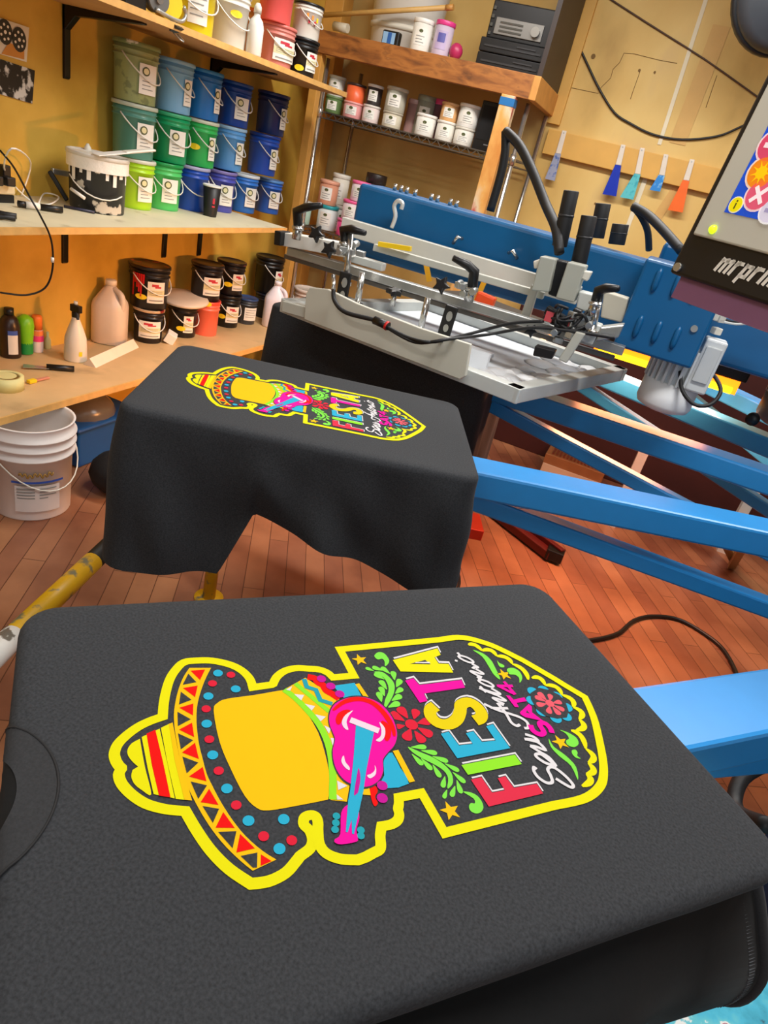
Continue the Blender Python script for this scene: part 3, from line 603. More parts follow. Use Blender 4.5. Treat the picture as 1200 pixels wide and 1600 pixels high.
MB().sphere((c[0]+.085,3.93,ZD+.04),.035,0,14,1.1).build('pink_ball',mat('dark_pink','#b02858',.4),label='dark pink round object beside the clear pink-lidded jar',cat='ball')
# stereo stack and brown cabinet
q=ony(770,90,3.95)
t=thing('stereo_unit','black stereo with silver front panel and knob on the timber platform','stereo',(-1.09,4.05,ZD))
b=MB(); b.box((-1.09,4.09,ZD+.21),(.32,.28,.16)); b.build('case',black,t,bevel=.006)
b=MB(); b.box((-1.09,3.947,ZD+.185),(.25,.008,.07)); b.build('face_plate',mat('silver_plate','#8c8a86',.35,.6),t,bevel=.002)
b=MB(); 
for k in range(3): b.box((-1.13,3.942,ZD+.165+.018*k),(.12,.003,.008))
b.build('display_lines',mat('dim_display','#4c4a44',.3),t)
b=MB(); b.cyl((-1.0,3.944,ZD+.185),(-1.0,3.925,ZD+.185),.022,18); b.build('volume_knob',mat('knob_silver','#a8a6a0',.3,.7),t)
b=MB()
for k in range(4): b.box((-1.235,3.946,ZD+.15+.035*k),(.014,.006,.014))
b.build('button',mat('grey_button','#44443f',.4),t)
for k,(z0,hh,lb) in enumerate(((.0,.065,'lower flat black disc player under the stereo'),(.068,.06,'upper flat black disc player directly under the stereo'))):
    t=thing('disc_player',lb,'player',(-1.09,4.05,ZD+z0),'black disc players under the stereo')
    MB().box((-1.09,4.08,ZD+z0+hh/2),(.35,.3,hh)).build('case',black,t,bevel=.004)
    b=MB(); b.box((-1.09,3.928,ZD+z0+hh*.45),(.3,.004,.008)); b.box((-1.02,3.928,ZD+z0+hh*.7),(.1,.004,.006)); b.build('front_trim',mat('trim_grey','#3a3a3c',.3),t)
MB().box((-.90,4.1,ZD+.27),(.025,.5,.54)).build('side_panel',mat('dark_brown_panel','#2e211c',.5,var=.2),label='dark brown upright board at the right end of the timber platform',cat='board')
# jars on the wire shelf
Yj=4.0
GJ='ink jars on the upper wire shelf'
def jx(px,py,z,y=Yj):
    # x so that a foot at (x,y,z) shows in pixel column px
    lo,hi=-3,1
    for _ in range(40):
        mid=(lo+hi)/2; v=RW.transposed()@Vector((mid,y,z))
        if 600+FPX*v.x/v.z<px: lo=mid
        else: hi=mid
    return lo
ZW=.124
row=[(519,.05,.085,'#5f7a48','#6a8452','small olive green jar, bottom row at the left end of upper wire shelf'),
 (549,.056,.08,'#dd9a98','#e8a6a0','pale pink jar under the orange one on the wire shelf'),
 (577,.05,.085,'#e4d2cc','#dfd6cc','pinkish white jar second from left under the black-lidded one'),
 (610,.056,.078,'#cfc6ae','#b8b09c','low cream jar with label under the tall grey jar'),
 (661,.057,.105,'#e3e0d6','#ebe8e0','wide white jar with small emblem in the middle of the wire shelf'),
 (692,.053,.095,'#ddd8cc','#e6e2d8','white jar with dark print just right of the wide white one'),
 (721,.055,.085,'#ddd9cd','#cfcabc','cream white jar at the right end, bottom row by the black speaker')]
bot=[]
for px,R,H,bc,lc,lb in row:
    x=jx(px,0,ZW); jar(lb,(x,Yj,ZW),R,H,bc,lc,group=GJ); bot.append((x,H))
top=[(0,.048,.1,'#cfd0c4','#c2c4b4','clear whitish jar on top of the olive green jar'),
 (1,.055,.09,'#ee6a3c','#3c2a26','bright orange jar with dark lid on the wire shelf'),
 (2,.045,.1,'#3a3230','#e4e0d8','dark jar with white lid next to the orange jar'),
 (3,.06,.118,'#b4b09e','#bdb9a8','tall grey jar stacked on the low cream jar'),
 (5,.05,.088,'#d6a46c','#d9ab74','tan jar stacked on the white jar with dark print'),
 (6,.058,.11,'#e2e0d8','#e8e6e0','white jar with large lid at the top right of the wire shelf')]
for i,R,H,bc,lc,lb in top: jar(lb,(bot[i][0],Yj,ZW+bot[i][1]),R,H,bc,lc,group=GJ,lab=i not in (1,))
jar('olive grey jar half hidden behind the wide white jar',(jx(655,0,ZW,4.12),4.13,ZW),.055,.2,'#a8a894','#8f907c',group=GJ)
jar('small pink capped jar behind the tan jar',(jx(682,0,ZW,4.2),4.14,ZW),.035,.2,'#7a5660','#d83c78',lab=False,group=GJ)
jar('narrow pinkish jar behind, between the grey and the wide white jar',(jx(636,0,ZW,4.1),4.13,ZW),.04,.17,'#b89088','#caa49c',lab=False,group=GJ)
x=jx(755,0,ZW); t=thing('speaker','black box speaker at the right end of the upper wire shelf','speaker',(x,4.06,ZW))
MB().box((x,4.08,ZW+.115),(.13,.2,.23)).build('cabinet',black,t,bevel=.004); MB().box((x+.01,3.979,ZW+.03),(.025,.003,.006)).build('badge',mat('badge_grey','#787878',.4),t); MB().box((x,3.979,ZW+.13),(.105,.003,.16)).build('grille',mat('black_grille','#08080a',.8),t)
# jars on the middle wire shelf (left, behind the press)
ZX=-.496; GM='ink jars on the middle wire shelf'
def mj(lb,px,y,z,R,H,bc,lc,**k): 
    x=jx(px,0,z,y); jar(lb,(x,y,z),R,H,bc,lc,group=GM,**k); return (x,y,z+H)
p=mj('mint jar with white lid at the left end of the middle wire shelf',470,3.98,ZX,.055,.13,'#a8c4b4','#dcdcd0')
p=mj('white jar with teal lid below the peach jar on the middle wire shelf',508,4.02,ZX,.062,.14,'#d6dad6','#2a9ca4')
mj('peach splashed jar on top of the teal lidded jar',510,4.02,p[2],.06,.135,'#cf8f72','#e0a488',lab=True)
p=mj('white jar lower down behind the peach jar',531,4.13,ZX,.055,.15,'#d9d4cc','#d0c8bc'); mj('tall whitish jar at the back, topmost behind the peach jar',527,4.15,p[2],.055,.17,'#dcd4c4','#e2dccf')
p=mj('deep pink jar, lowest of the pink stack left of the blue beam',537,3.98,ZX,.056,.095,'#d84880','#e86aa0',lab=False)
p=mj('pink lidded white jar in the middle of the pink stack',546,3.98,p[2],.056,.11,'#ddc9cc','#ec5c94')
p=mj('pink lidded jar, top of the pink stack beside the blue beam',560,4.02,p[2],.056,.11,'#e0cfd2','#f06ca0')
mj('dark jar with sooty lid behind the pink stack',570,4.16,ZX,.062,.37,'#3a2a2c','#2c2422',lab=False)
mj('small white tub half hidden behind the blue beam',600,4.1,ZX,.05,.26,'#e0dcd0','#e6e2d8',lab=False)
mj('white tub with teal lid seen through the press rails',640,4.0,ZX-.02+.02,.075,.10,'#d8d6d0','#38b0b0')
mj('white tub seen through the press rails left of the teal one',596,4.0,ZX,.055,.09,'#e0d8d4','#ddd6d2',lab=False)
mj('grey mauve tub seen through the press rails right of the teal one',676,4.02,ZX,.05,.09,'#8a7480','#95808a',lab=False)
pail('floor_pail','cream pail with yellow sticker below the end of the lowest shelf','pail',(jx(468,0,-1.15,3.99),4.03,-1.146),.095,.27,'#d8c4b4','#e0d4c8',la=-1.2,lab='lines',sticker=(-1.1,.75),lw=1.2)
pail('floor_pail','reddish pail standing behind the cream pail under the rack shelf','pail',(jx(505,0,-1.15,4.2),4.15,-1.146),.09,.2,'#7a3030','#8a4038',lab=None,handle=False)
# ---------------------------------------------------------------- back wall: scrapers, cables, marks
YS=4.352
def scraper(lb,pt,pm,pb,w,col,mess=None):
    A=ony(*pt,YS); Mm=ony(*pm,YS); Bm=ony(*pb,YS); t=thing('ink_scraper',lb,'scraper',Bm,'ink scrapers hanging on the back wall board')
    d=(Bm-A).normalized(); n=Vector((d.z,0,-d.x)); k=(A.length)/FPX*.95
    b=MB(); w1=.013; b.prism([A-n*w1,A+n*w1,Mm+n*w1*1.2,Mm-n*w1*1.2],(0,.006,0)); b.build('handle',mat('pale_handle','#ddd3c4',.5),t,bevel=.003)
    b=MB(); w2=w*k/2*.72; b.prism([Mm-n*w1*1.3,Mm+n*w1*1.3,Bm+n*w2,Bm-n*w2],(0,.004,0)); b.build('blade',mat('blade_'+col.strip('#'),col,.35,var=.15,stain=mess,stain_lo=.52,stain_hi=.6,stain_scale=30),t)
    b=MB(); b.cyl(A+d*.012+Vector((0,-.001,0)),A+d*.012+Vector((0,.03,0)),.004,8); b.build('nail',steel,t)
scraper('ink scraper with clear greyish blade hanging apart at left, beside the rack',(882,204),(872,240),(859,281),20,'#9aa0b8','#4c68a8')
scraper('ink scraper with solid deep blue blade on the wall board',(974,226),(966,258),(952,305),27,'#0a2fae')
scraper('ink scraper with turquoise blade, just right of the deep blue one',(1004,231),(996,272),(979,310),26,'#5cc0c8','#3aa4b4')
scraper('ink scraper with short bright blue smeared blade on the wall board',(1041,241),(1034,274),(1023,298),20,'#2c86d4','#8cc4e8')
scraper('ink scraper with orange blade, nearest the control screen',(1082,249),(1072,282),(1055,330),28,'#f06a1e')
pts=[ony(*p,4.39) for p in [(893,44),(903,68),(920,105),(937,140),(960,176),(985,193),(1020,210),(1065,218),(1120,213),(1160,197),(1230,165)]]
MB().tube(pts,.0056,8,smooth_path=4).build('wall_cable',black,label='thick black cable sagging across the back wall below the thin wire',cat='cable')
pts=[ony(*p,4.392) for p in [(925,-20),(1010,35),(1100,92),(1182,150),(1260,205)]]
MB().tube(pts,.0042,6,smooth_path=3).build('wall_wire',mat('brown_wire','#4a3428',.5),label='thin brown wire running straight down across the back wall',cat='wire')
wb=[o for o in bpy.data.objects if o.name=='wall_back'][0]
ORG[wb]=Vector(wb.location)
b=MB()
for pl in ([(868,132),(935,146),(938,138),(954,122),(958,108),(968,98),(975,83),(990,84),(1030,94),(1058,99)],[(985,155),(990,140),(1000,112)],[(1120,118),(1103,168)]):
    b.tube([ony(*p,4.399) for p in pl],.0015,4)
for (x,y,r) in ((927,88,.012),(999,110,.007),(1023,113,.006),(930,318,.006)): b.disc(ony(x,y,4.397),(0,-1,0),r,0,12)
b.build('plywood_crack',mat('dark_crack','#7a5c30',.8),wb)
b=MB()
def strip(p,q,w): 
    P=ony(*p,4.3975); Q=ony(*q,4.3975); b.bar(P,Q,w,.002,(0,1,0))
strip((1106,-10),(1030,226),.02); strip((1010,275),(975,370),.025); 
b.build('white_paint_line',mat('white_paint_streak','#e4d9bc',.6,var=.08),wb)
b=MB(); strip((1128,40),(1058,225),.085); strip((1060,290),(1020,350),.05); b.build('bare_patch',mat('tan_patch','#d0a660',.6,var=.1),wb)
c=ony(1232,-10,3.9); t=thing('wall_horn','dark grey rounded housing in the top right corner above the screen','housing',c)
MB().lathe([(.0,-.05),(.14,-.05),(.2,-.03),(.22,.0),(.22,.08),(.19,.12),(.0,.14)],c,(.3,-1,-.1),36).build('shell',mat('slate_grey','#3c4148',.5),t); MB().lathe([(.225,-.01),(.232,0),(.232,.03),(.225,.04)],c,(.3,-1,-.1),36).build('rim',mat('dark_slate','#24272b',.5),t)
# ---------------------------------------------------------------- press carousel
CX,CY=1.48,1.98
def ax(a): a=math.radians(a); return Vector((-math.cos(a),-math.sin(a),0)),Vector((-math.sin(a),math.cos(a),0))
def PR(a,r,s,z): u,n=ax(a); p=Vector((CX,CY,0))+u*r+n*s; p.z=z; return p
car=thing('press_carousel','blue rotary press carousel whose long blue arms carry the shirt boards','printing press',(CX,CY,FZ))
b=MB(); b.lathe([(.5,FZ),(.5,FZ+.08),(.32,FZ+.12),(.3,-.75),(.42,-.7),(.42,-.5),(.3,-.46),(0,-.46)],(CX,CY,0),n=40); b.build('hub',blue,car)
AN=(44.6,23.2,0.8,-21.6,-44)
for k,a in enumerate(AN):
    b=MB(); b.bar(PR(a,.3,0,-.535),PR(a,2.0,0,-.535),.085 if k else .1,.06); o=b.build('arm',blue2,car,bevel=.006)
    b=MB(); b.bar(PR(a,.3,0,-.83),PR(a,1.86,0,-.575),.045,.04); b.build('brace',blue2,o,bevel=.005)
    b=MB(); b.bar(PR(a,1.95,0,-.485),PR(a,2.42,0,-.485),.09,.04); b.build('board_support',alu,o,bevel=.003)
    u,n=ax(a); b=MB(); 
    pts=[PR(a,r,s,-.4535) for r,s in ((1.89,-.19),(1.89,.19),(2.44,.19),(2.465,.165),(2.465,-.165),(2.44,-.19))]
    b.prism(pts,(0,0,-.012)); b.build('shirt_board',mat('board_rubber','#3a3632',.6),o)
# ---------------------------------------------------------------- third station: screen and print head
A0=onz(478,500,-.43); B0=onz(725,597,-.43)
def vpl(px,py,off=0):
    off-=.035
    d=(B0-A0); nn=Vector((d.y,-d.x,0)).normalized(); r=ray(px,py); q=A0-nn*off; return r*(q.dot(nn)/r.dot(nn))
nn=Vector(((B0-A0).y,-(B0-A0).x,0)).normalized()      # towards the camera side
sc=thing('print_screen','aluminium framed print screen with white ink under the print head','screen',Vector((-.5,1.85,-.43)))
n1=onz(800,626,-.43); n0=A0-(B0-A0).normalized()*.06; fr=onz(962,592,-.43)-n1
c1,c2,c3,c4=n0,n1,n1+fr,n0+fr
b=MB()
for p,q in ((c1,c2),(c2,c3),(c3,c4),(c4,c1)): b.bar(p+Vector((0,0,.018)),q+Vector((0,0,.018)),.036,.036,ext=.017)
b.build('frame',alu,sc,bevel=.002)
ctr=(c1+c2+c3+c4)/4
b=MB(); b.prism([ctr+(p-ctr)*.97+Vector((0,0,.006)) for p in (c1,c2,c3,c4)],(0,0,.002)); mesh_o=b.build('screen_mesh',mat('screen_fabric','#dfe4e8',.5,var=.06,scale=5),sc)
b=MB(); random.seed(3)
for k in range(40):
    p=c2.lerp(c3,.12+.8*random.random())+(c1-c2)*(.03+.2*random.random()**1.5); b.lathe([(.001,.0),(.03*1.2,.001),(.024,.006),(.012,.011),(0,.012)],p+Vector((0,0,.008)),(0,0,1),11,sx=.5+random.random(),sy=.5+random.random(),spin=random.random()*3)
b.build('ink_deposit',mat('white_ink','#d9dadb',.4,var=.1,bump=.6,scale=40),mesh_o,label='thick splattered white ink')
b=MB(); b.bar(c1.lerp(c2,.15)+Vector((0,.22,.02)),c1.lerp(c2,.8)+Vector((0,.22,.02)),.10,.012); b.bar(c1.lerp(c2,.12)+Vector((0,.12,.03)),c1.lerp(c2,.84)+Vector((0,.12,.03)),.015,.05)
b.build('tape_sheet',mat('ink_white_sheet','#e9edf2',.4,var=.05),mesh_o)
hd=thing('printing_station','printing station with blue beam, grey rails, clamps and cables over the third board','print head',Vector((.1,1.95,-.43)))
P=[vpl(*p) for p in [(475,499),(478,458),(484,449),(512,452),(557,474),(657,513),(735,538),(727,588),(718,593)]]
b=MB(); b.prism(P,nn*-.012); o=b.build('side_plate',mat('plate_grey','#c4c2b4',.45,var=.05),hd,bevel=.002)
b=MB(); b.bar(vpl(446,478,.02),vpl(482,488,.02),.03,.028); b.build('plate_end_bar',lgrey,o,bevel=.002)
# blue beams
b=MB(); b.box((.35,2.0,-.185),(2.44,.16,.19)); b.build('main_beam',blue,hd,bevel=.012,seg=3)
b=MB(); b.box((.75,2.22,-.14),(1.55,.14,.2)); b.build('rear_beam',blue,hd,bevel=.012)
# rails
def Yb(p,q,y,w,h,name,mt,y2=None,bv=.002): b=MB(); b.bar(ony(*p,y),ony(*q,y2 or y),w,h); return b.build(name,mt,hd,bevel=bv)
r1=Yb((440,372),(550,392),1.72,.05,.034,'rail_end_block',white)
Yb((436,371),(446,373),1.70,.052,.036,'rail_cap',black)
Yb((452,392),(975,548),1.72,.03,.022,'front_rail',steel)
Yb((446,400),(960,560),1.735,.02,.012,'under_rail',mat('rail_dark_steel','#6f6a64',.4,.5))  # narrow bar of darker grey steel beneath the front rail
Yb((585,386),(850,462),1.80,.02,.018,'thin_rail',lgrey)
Yb((536,352),(905,462),1.87,.03,.045,'back_rail',mat('pale_rail','#c9c8be',.45))
Yb((540,400),(600,418),1.76,.03,.02,'slide_block',alu)
for p,q in (((566,425),(558,478)),((669,465),(655,522)),((548,365),(540,445)),((935,470),(925,520))):
    b=MB(); b.cyl(ony(*p,1.66),ony(*q,1.66),.0085,12); b.cyl(ony(*q,1.66),ony(*q,1.66)+Vector((0,0,.008)),.015,12); b.build('guide_post',chrome,hd)
for p,q in (((541,425),(533,472)),((707,478),(693,524))):
    b=MB(); b.bar(ony(*p,1.65),ony(*q,1.65),.034,.006,(0,1,0)); o=b.build('slotted_bracket',black,hd,bevel=.003)
    b=MB(); b.disc(ony(*p,1.645).lerp(ony(*q,1.645),.35),(0,-1,0),.008,0,12,1.6); b.disc(ony(*p,1.645).lerp(ony(*q,1.645),.75),(0,-1,0),.007,0,12,1.4); b.build('slot_hole',steel,o)
# ratchet levers
def lever(hub,mid,tip,y=1.66,base=None):
    H=ony(*hub,y); M_=ony(*mid,y); T=ony(*tip,y-.03)
    b=MB(); b.tube([H,M_,M_.lerp(T,.35)+Vector((0,0,.004)),T],[.013,.013,.011,.007],10); o=b.build('clamp_lever',black,hd)
    b=MB(); b.cyl(H-Vector((0,0,.035)),H,.012,14); b.cyl(H-Vector((0,0,.01)),H-Vector((0,0,.004)),.016,14); b.build('lever_stud',chrome,o)
lever((466,352),(464,330),(502,321)); lever((540,376),(537,359),(570,364)); lever((738,448),(741,424),(708,403)); lever((932,470),(936,454),(966,451))
def star(px,py,y,r=.024,ax_=(0,-1,.2)):
    c=ony(px,py,y); R=axis_mat(ax_); pts=[]
    for k in range(10): q=2*PI*k/10; rr=r if k%2==0 else r*.5; pts.append(c+R@Vector((rr*math.cos(q),rr*math.sin(q),0)))
    b=MB(); b.prism(pts,R@Vector((0,0,.014))); o=b.build('star_knob',black,hd,bevel=.003); b=MB(); b.cyl(c-R@Vector((0,0,.03)),c,.007,10); b.build('knob_stem',chrome,o)
star(496,366,1.66); star(516,390,1.64); star(691,446,1.64); star(616,460,1.66,ax_=(0,-.2,1)); star(830,517,1.66,.018)
# metal clamp lumps
random.seed(11)
for (cx,cy,n,y) in ((548,392,7,1.66),(728,450,7,1.66),(905,500,8,1.68),(880,520,5,1.66)):
    b=MB()
    for k in range(n):
        p=ony(cx+random.uniform(-17,17),cy+random.uniform(-10,12),y+random.uniform(-.02,.02)); 
        if k%2: b.box(p,(.022,.02,.014),rot=Matrix.Rotation(random.random(),3,'Z'))
        else: b.cyl(p-Vector((0,.012,0)),p+Vector((0,.012,.004)),.009,10)
    b.build('frame_clamp',steel,hd,bevel=.0015)
# carriage
def Yprism(pts,y,dep,name,mt,bv=.003): b=MB(); b.prism([ony(*p,y) for p in pts],(0,dep,0)); return b.build(name,mt,hd,bevel=bv)
g=mat('carriage_grey','#a9aba0',.45,var=.04)
Yprism([(844,400),(868,405),(857,457),(830,454)],1.70,.06,'carriage_box',g); Yprism([(887,409),(915,416),(896,473),(868,466)],1.69,.06,'carriage_box',g)
Yprism([(866,405),(888,410),(872,466),(856,460)],1.73,.05,'carriage_column',black)
Yprism([(833,408),(846,404),(840,420),(834,420)],1.72,.03,'carriage_lug',whitew); Yprism([(912,423),(925,425),(917,440),(908,436)],1.70,.03,'carriage_lug',whitew)
Yprism([(905,455),(932,462),(925,490),(900,482)],1.70,.05,'carriage_block',alu); Yprism([(944,455),(982,467),(973,505),(938,496)],1.76,.05,'carriage_block',mat('beige_block','#b9b3a2',.5))
Yprism([(905,498),(940,510),(925,540),(895,528)],1.66,.05,'carriage_block',alu); Yprism([(938,512),(975,508),(966,528),(930,534)],1.66,.05,'carriage_block',steel)
Yprism([(830,445),(842,448),(826,500),(812,496)],1.76,.02,'carriage_lug',lgrey); Yprism([(836,540),(868,548),(862,562),(832,556)],1.62,.03,'carriage_lug',mat('dark_metal','#2c2a2a',.4,.6)); Yprism([(900,518),(915,522),(885,568),(872,562)],1.63,.02,'carriage_lug',lgrey)
for p,q,y,r in (((893,298),(874,385),1.80,.0185),((921,337),(904,412),1.78,.019),((943,318),(932,372),2.06,.0205),((970,350),(963,382),2.02,.022)):
    a=ony(*p,y); b_=ony(*q,y); b=MB(); b.cyl(b_,a,r,18); o=b.build('air_cylinder',rubber,hd,bevel=.002); b=MB(); b.cyl(a.lerp(b_,.42),a.lerp(b_,.46),r*1.05,18); b.build('cylinder_band',mat('dark_band','#2e2f31',.4),o)
def hose(pts,r,name,label=None,parent=hd,m_=rubber,cat=None):
    b=MB(); b.tube(pts,r,10,smooth_path=5); return b.build(name,m_,parent,label=label,cat=cat)
h0=ony(790,205,2.0)
hose([h0,ony(812,228,1.97),ony(832,268,1.92),ony(852,318,1.86),ony(868,355,1.80),ony(874,395,1.76)],.0125,'cable_hose')
hose([h0,ony(789,240,2.0),ony(782,275,2.0),ony(766,330,2.0)],.0115,'cable_hose')
hose([ony(990,323,2.0),ony(1012,336,1.97),ony(1035,358,1.92),ony(1065,392,1.85)],.0115,'cable_hose')
hose([ony(990,323,2.0),ony(1003,340,2.0),ony(1012,362,2.02),ony(1014,390,2.05)],.009,'cable_hose')
hose([vpl(521,452,-.02),vpl(523,470,-.025),vpl(540,488,-.03),vpl(585,500,-.03),vpl(600,508,-.03)],.0055,'air_line')
hose([vpl(600,508,-.03),vpl(640,528,-.03),vpl(680,534,-.025),ony(740,520,1.66),ony(800,505,1.66),ony(850,502,1.66)],.004,'air_line')
hose([vpl(605,512,-.03),vpl(650,535,-.03),vpl(700,530,-.02),ony(760,523,1.64),ony(830,512,1.64),ony(890,517,1.64),ony(960,528,1.64)],.004,'air_line')
b=MB(); b.cyl(vpl(585,500,-.03),vpl(607,510,-.03),.01,12); o=b.build('hose_joint',black,hd); b=MB(); b.cyl(vpl(603,508,-.03),vpl(606,510,-.03),.0112,12); b.build('red_ring',red,o)
b=MB(); b.cyl(ony(521,430,1.62),ony(521,455,1.6),.006,10); b.build('hose_fitting',chrome,hd)
random.seed(5)
for k in range(9):
    a=ony(850+random.random()*50,475+random.random()*30,1.67); b_=ony(880+random.random()*50,480+random.random()*35,1.66); mm=a.lerp(b_,.5)+Vector((random.uniform(-.02,.02),-.02,random.uniform(-.03,.03)))
    hose([a,mm,b_],.0035,'wire')
b=MB()
for (x,y) in ((862,488),(880,500),(900,492),(873,512),(893,508)): b.box(ony(x,y,1.68),(.03,.03,.02),rot=Matrix.Rotation(x*.7,3,'Y'))
b.build('valve_block',black,hd,bevel=.003)
b=MB()
for (x,y) in ((895,505),(858,495)): b.box(ony(x,y,1.66),(.018,.01,.022))
b.build('red_fitting',mat('pinkred','#c84c54',.4),hd)
b=MB(); b.bar(ony(592,381,1.78),ony(642,389,1.78),.014,.012); b.build('yellow_tube',yellow,hd); 
for p,q in (((663,398),(671,440)),((758,437),(744,470))): b=MB(); b.bar(ony(*p,1.86),ony(*q,1.86),.014,.006,(0,1,0)); b.build('yellow_strap',mat('amber_strap','#e8a820',.4),hd)
b=MB(); b.bar(ony(745,463,1.8),ony(772,475,1.8),.03,.03); b.build('orange_part',mat('orange_plastic','#f0501c',.4),hd,bevel=.004)
# hook on the beam, small hardware along its top
b=MB(); b.tube([ony(612,356,1.88),ony(618,338,1.88),ony(616,322,1.88),ony(622,314,1.88),ony(629,318,1.88),ony(627,327,1.88)],.006,8,smooth_path=4); b.build('hook',mat('pale_hook','#d2d4d2',.35,.3),hd)
b=MB()
for p,q in (((708,380),(722,373)),((795,395),(808,404))): b.tube([ony(*p,1.9),ony((p[0]+q[0])/2,min(p[1],q[1])-3,1.88),ony(*q,1.9)],.005,8)
b.build('cable_tie',chrome,hd)
for x,y in ((618,289),(628,290),(637,293),(650,297),(676,300),(686,302),(706,307),(716,309)): p=ony(x,y,2.0); p.z=-.09; b=MB(); b.cyl(p,p+Vector((0,0,.018)),.006,8); b.build('bolt',chrome,hd)
hose([ony(480,332,1.9),ony(520,328,1.9)] if False else [Vector((.02,1.905,-.14)),Vector((.08,1.89,-.13)),Vector((.13,1.89,-.16)),Vector((.1,1.9,-.2)),Vector((.03,1.905,-.19))],.011,'cable_hose')
# louvred housings and motors
def housing(x0,x1,y0,y1,z0,z1,nx,rows,lx0,ldx):
    b=MB(); b.box(((x0+x1)/2,(y0+y1)/2,(z0+z1)/2),(x1-x0,y1-y0,z1-z0)); o=b.build('motor_housing',blue,hd,bevel=.006)
    for zr in rows:
        for k in range(nx):
            x=lx0+k*ldx; b=MB(); b.lathe([(0,-.028),(.005,-.024),(.0075,-.012),(.0075,.018),(.004,.026),(0,.028)],(x,y0-.001,zr),n=12); b.build('louvre',blue,o)
    b=MB(); b.cyl((x1-.03,y0-.004,z0+.09),(x1-.03,y0+.002,z0+.09),.008,12); b.build('bolt',steel,o); return o
housing(-.045,.145,1.75,1.93,-.283,-.075,3,(-.115,-.225),-.005,.045)
housing(.33,.72,2.33,2.55,-.33,-.12,3,(-.22,),.37,.055)
motg=mat('motor_grey','#d2d6d6',.45,0,var=.06)
def motor(c,R,H,col=motg,cap=None,tb=True):
    c=Vector(c); b=MB(); b.lathe([(R*.86,0),(R*.9,H*.02),(R*.9,H*.5),(R*.9,H*.55)],c+Vector((0,0,H*.42)),n=32)
    for k in range(26):
        a=2*PI*k/26; b.bar(c+Vector((R*.93*math.cos(a),R*.93*math.sin(a),H*.44)),c+Vector((R*.93*math.cos(a),R*.93*math.sin(a),H*.97)),.003 if False else .006,.02,(math.cos(a),math.sin(a),0))
    o=b.build('motor_body',col,hd)
    b=MB(); b.lathe([(0,0),(R*.6,0),(R*.95,H*.05),(R*1.03,H*.12),(R*1.03,H*.44),(R*.9,H*.45)],c,n=36); b.build('fan_cowl',cap or mat('motor_cowl','#eceeee',.4,var=.05),o)
    if tb:
        b=MB(); b.box(c+Vector((R*.78,-R*.6,H*.82)),(.05,.06,H*.75)); b.build('terminal_box',motg,o,bevel=.005)
        b=MB(); b.box(c+Vector((R*.78,-R*.6-.032,H*.85)),(.036,.006,H*.5)); b.build('terminal_cover',mat('cover_grey','#c2c6c6',.45),o,bevel=.002)
    return o
q=ony(1038,648,1.83); motor((q.x-.014,1.86,-.418),.068,.175)
q=ony(1215,665,2.2); motor((q.x,2.2,q.z),.07,.2,col=mat('dark_motor','#7c8084',.45),cap=mat('dark_cowl','#4a4e52',.45),tb=False)
b=MB(); p=ony(1176,651,2.1); b.lathe([(.0,0),(.012,0),(.018,.004),(.018,.02),(0,.02)],p+Vector((-.0,-.02,0)),(-.25,-1,0),20); b.build('round_plug',black,hd)
hose([ony(1063,580,1.8),ony(1066,610,1.78),ony(1085,632,1.77),ony(1110,632,1.78),ony(1126,612,1.8),ony(1118,590,1.82),ony(1105,580,1.84)],.005,'motor_cable',m_=rubber)
b=MB(); random.seed(9)
for k in range(9): p=ony(1104+random.random()*30,480+random.random()*40,1.84); b.box(p,(.02,.02,.016),rot=Matrix.Rotation(random.random(),3,'Z'))
b.build('connector',whitew,hd,bevel=.002)
for k,cc in enumerate((white,blue2,rubber,white)): hose([ony(1128,490+4*k,1.84),ony(1150,497+3*k,1.84),ony(1178,494+4*k,1.84),ony(1215,500+4*k,1.84)],.0035,'wire',m_=cc)
# ---------------------------------------------------------------- glowing flash dryer at the next station
fl=thing('flash_dryer','flash dryer with glowing orange heater panel behind the print screen','flash dryer',Vector((.12,2.6,-.44)))
glow=mat('quartz_glow','#ff7a10',.5,var=.02,emit=3.0); glow2=mat('quartz_tube_glow','#ffc61a',.5,var=.02,emit=3.0)
b=MB(); b.box((.12,2.62,-.352),(.5,.48,.05)); b.build('hood',mat('dark_hood','#2a1c1a',.5,.3),fl,bevel=.006)
b=MB(); b.box((.12,2.62,-.40),(.47,.46,.045)); b.build('heater_panel',glow,fl)
for k in range(5): b=MB(); b.cyl((-.1,2.385+.11*k,-.412),(.34,2.385+.11*k,-.412),.011,10); b.build('quartz_tube',glow2,fl)
for x in (0,.26): b=MB(); b.bar((x,2.5,-.34),(x,2.28,-.2),.03,.03); b.build('hanger',mat('stand_dark','#3a2018',.5),fl)
b=MB(); b.bar((-.1,2.9,-.34),(.36,2.9,-.34),.04,.04); b.build('cross_bar',mat('stand_dark','#3a2018',.5),fl)
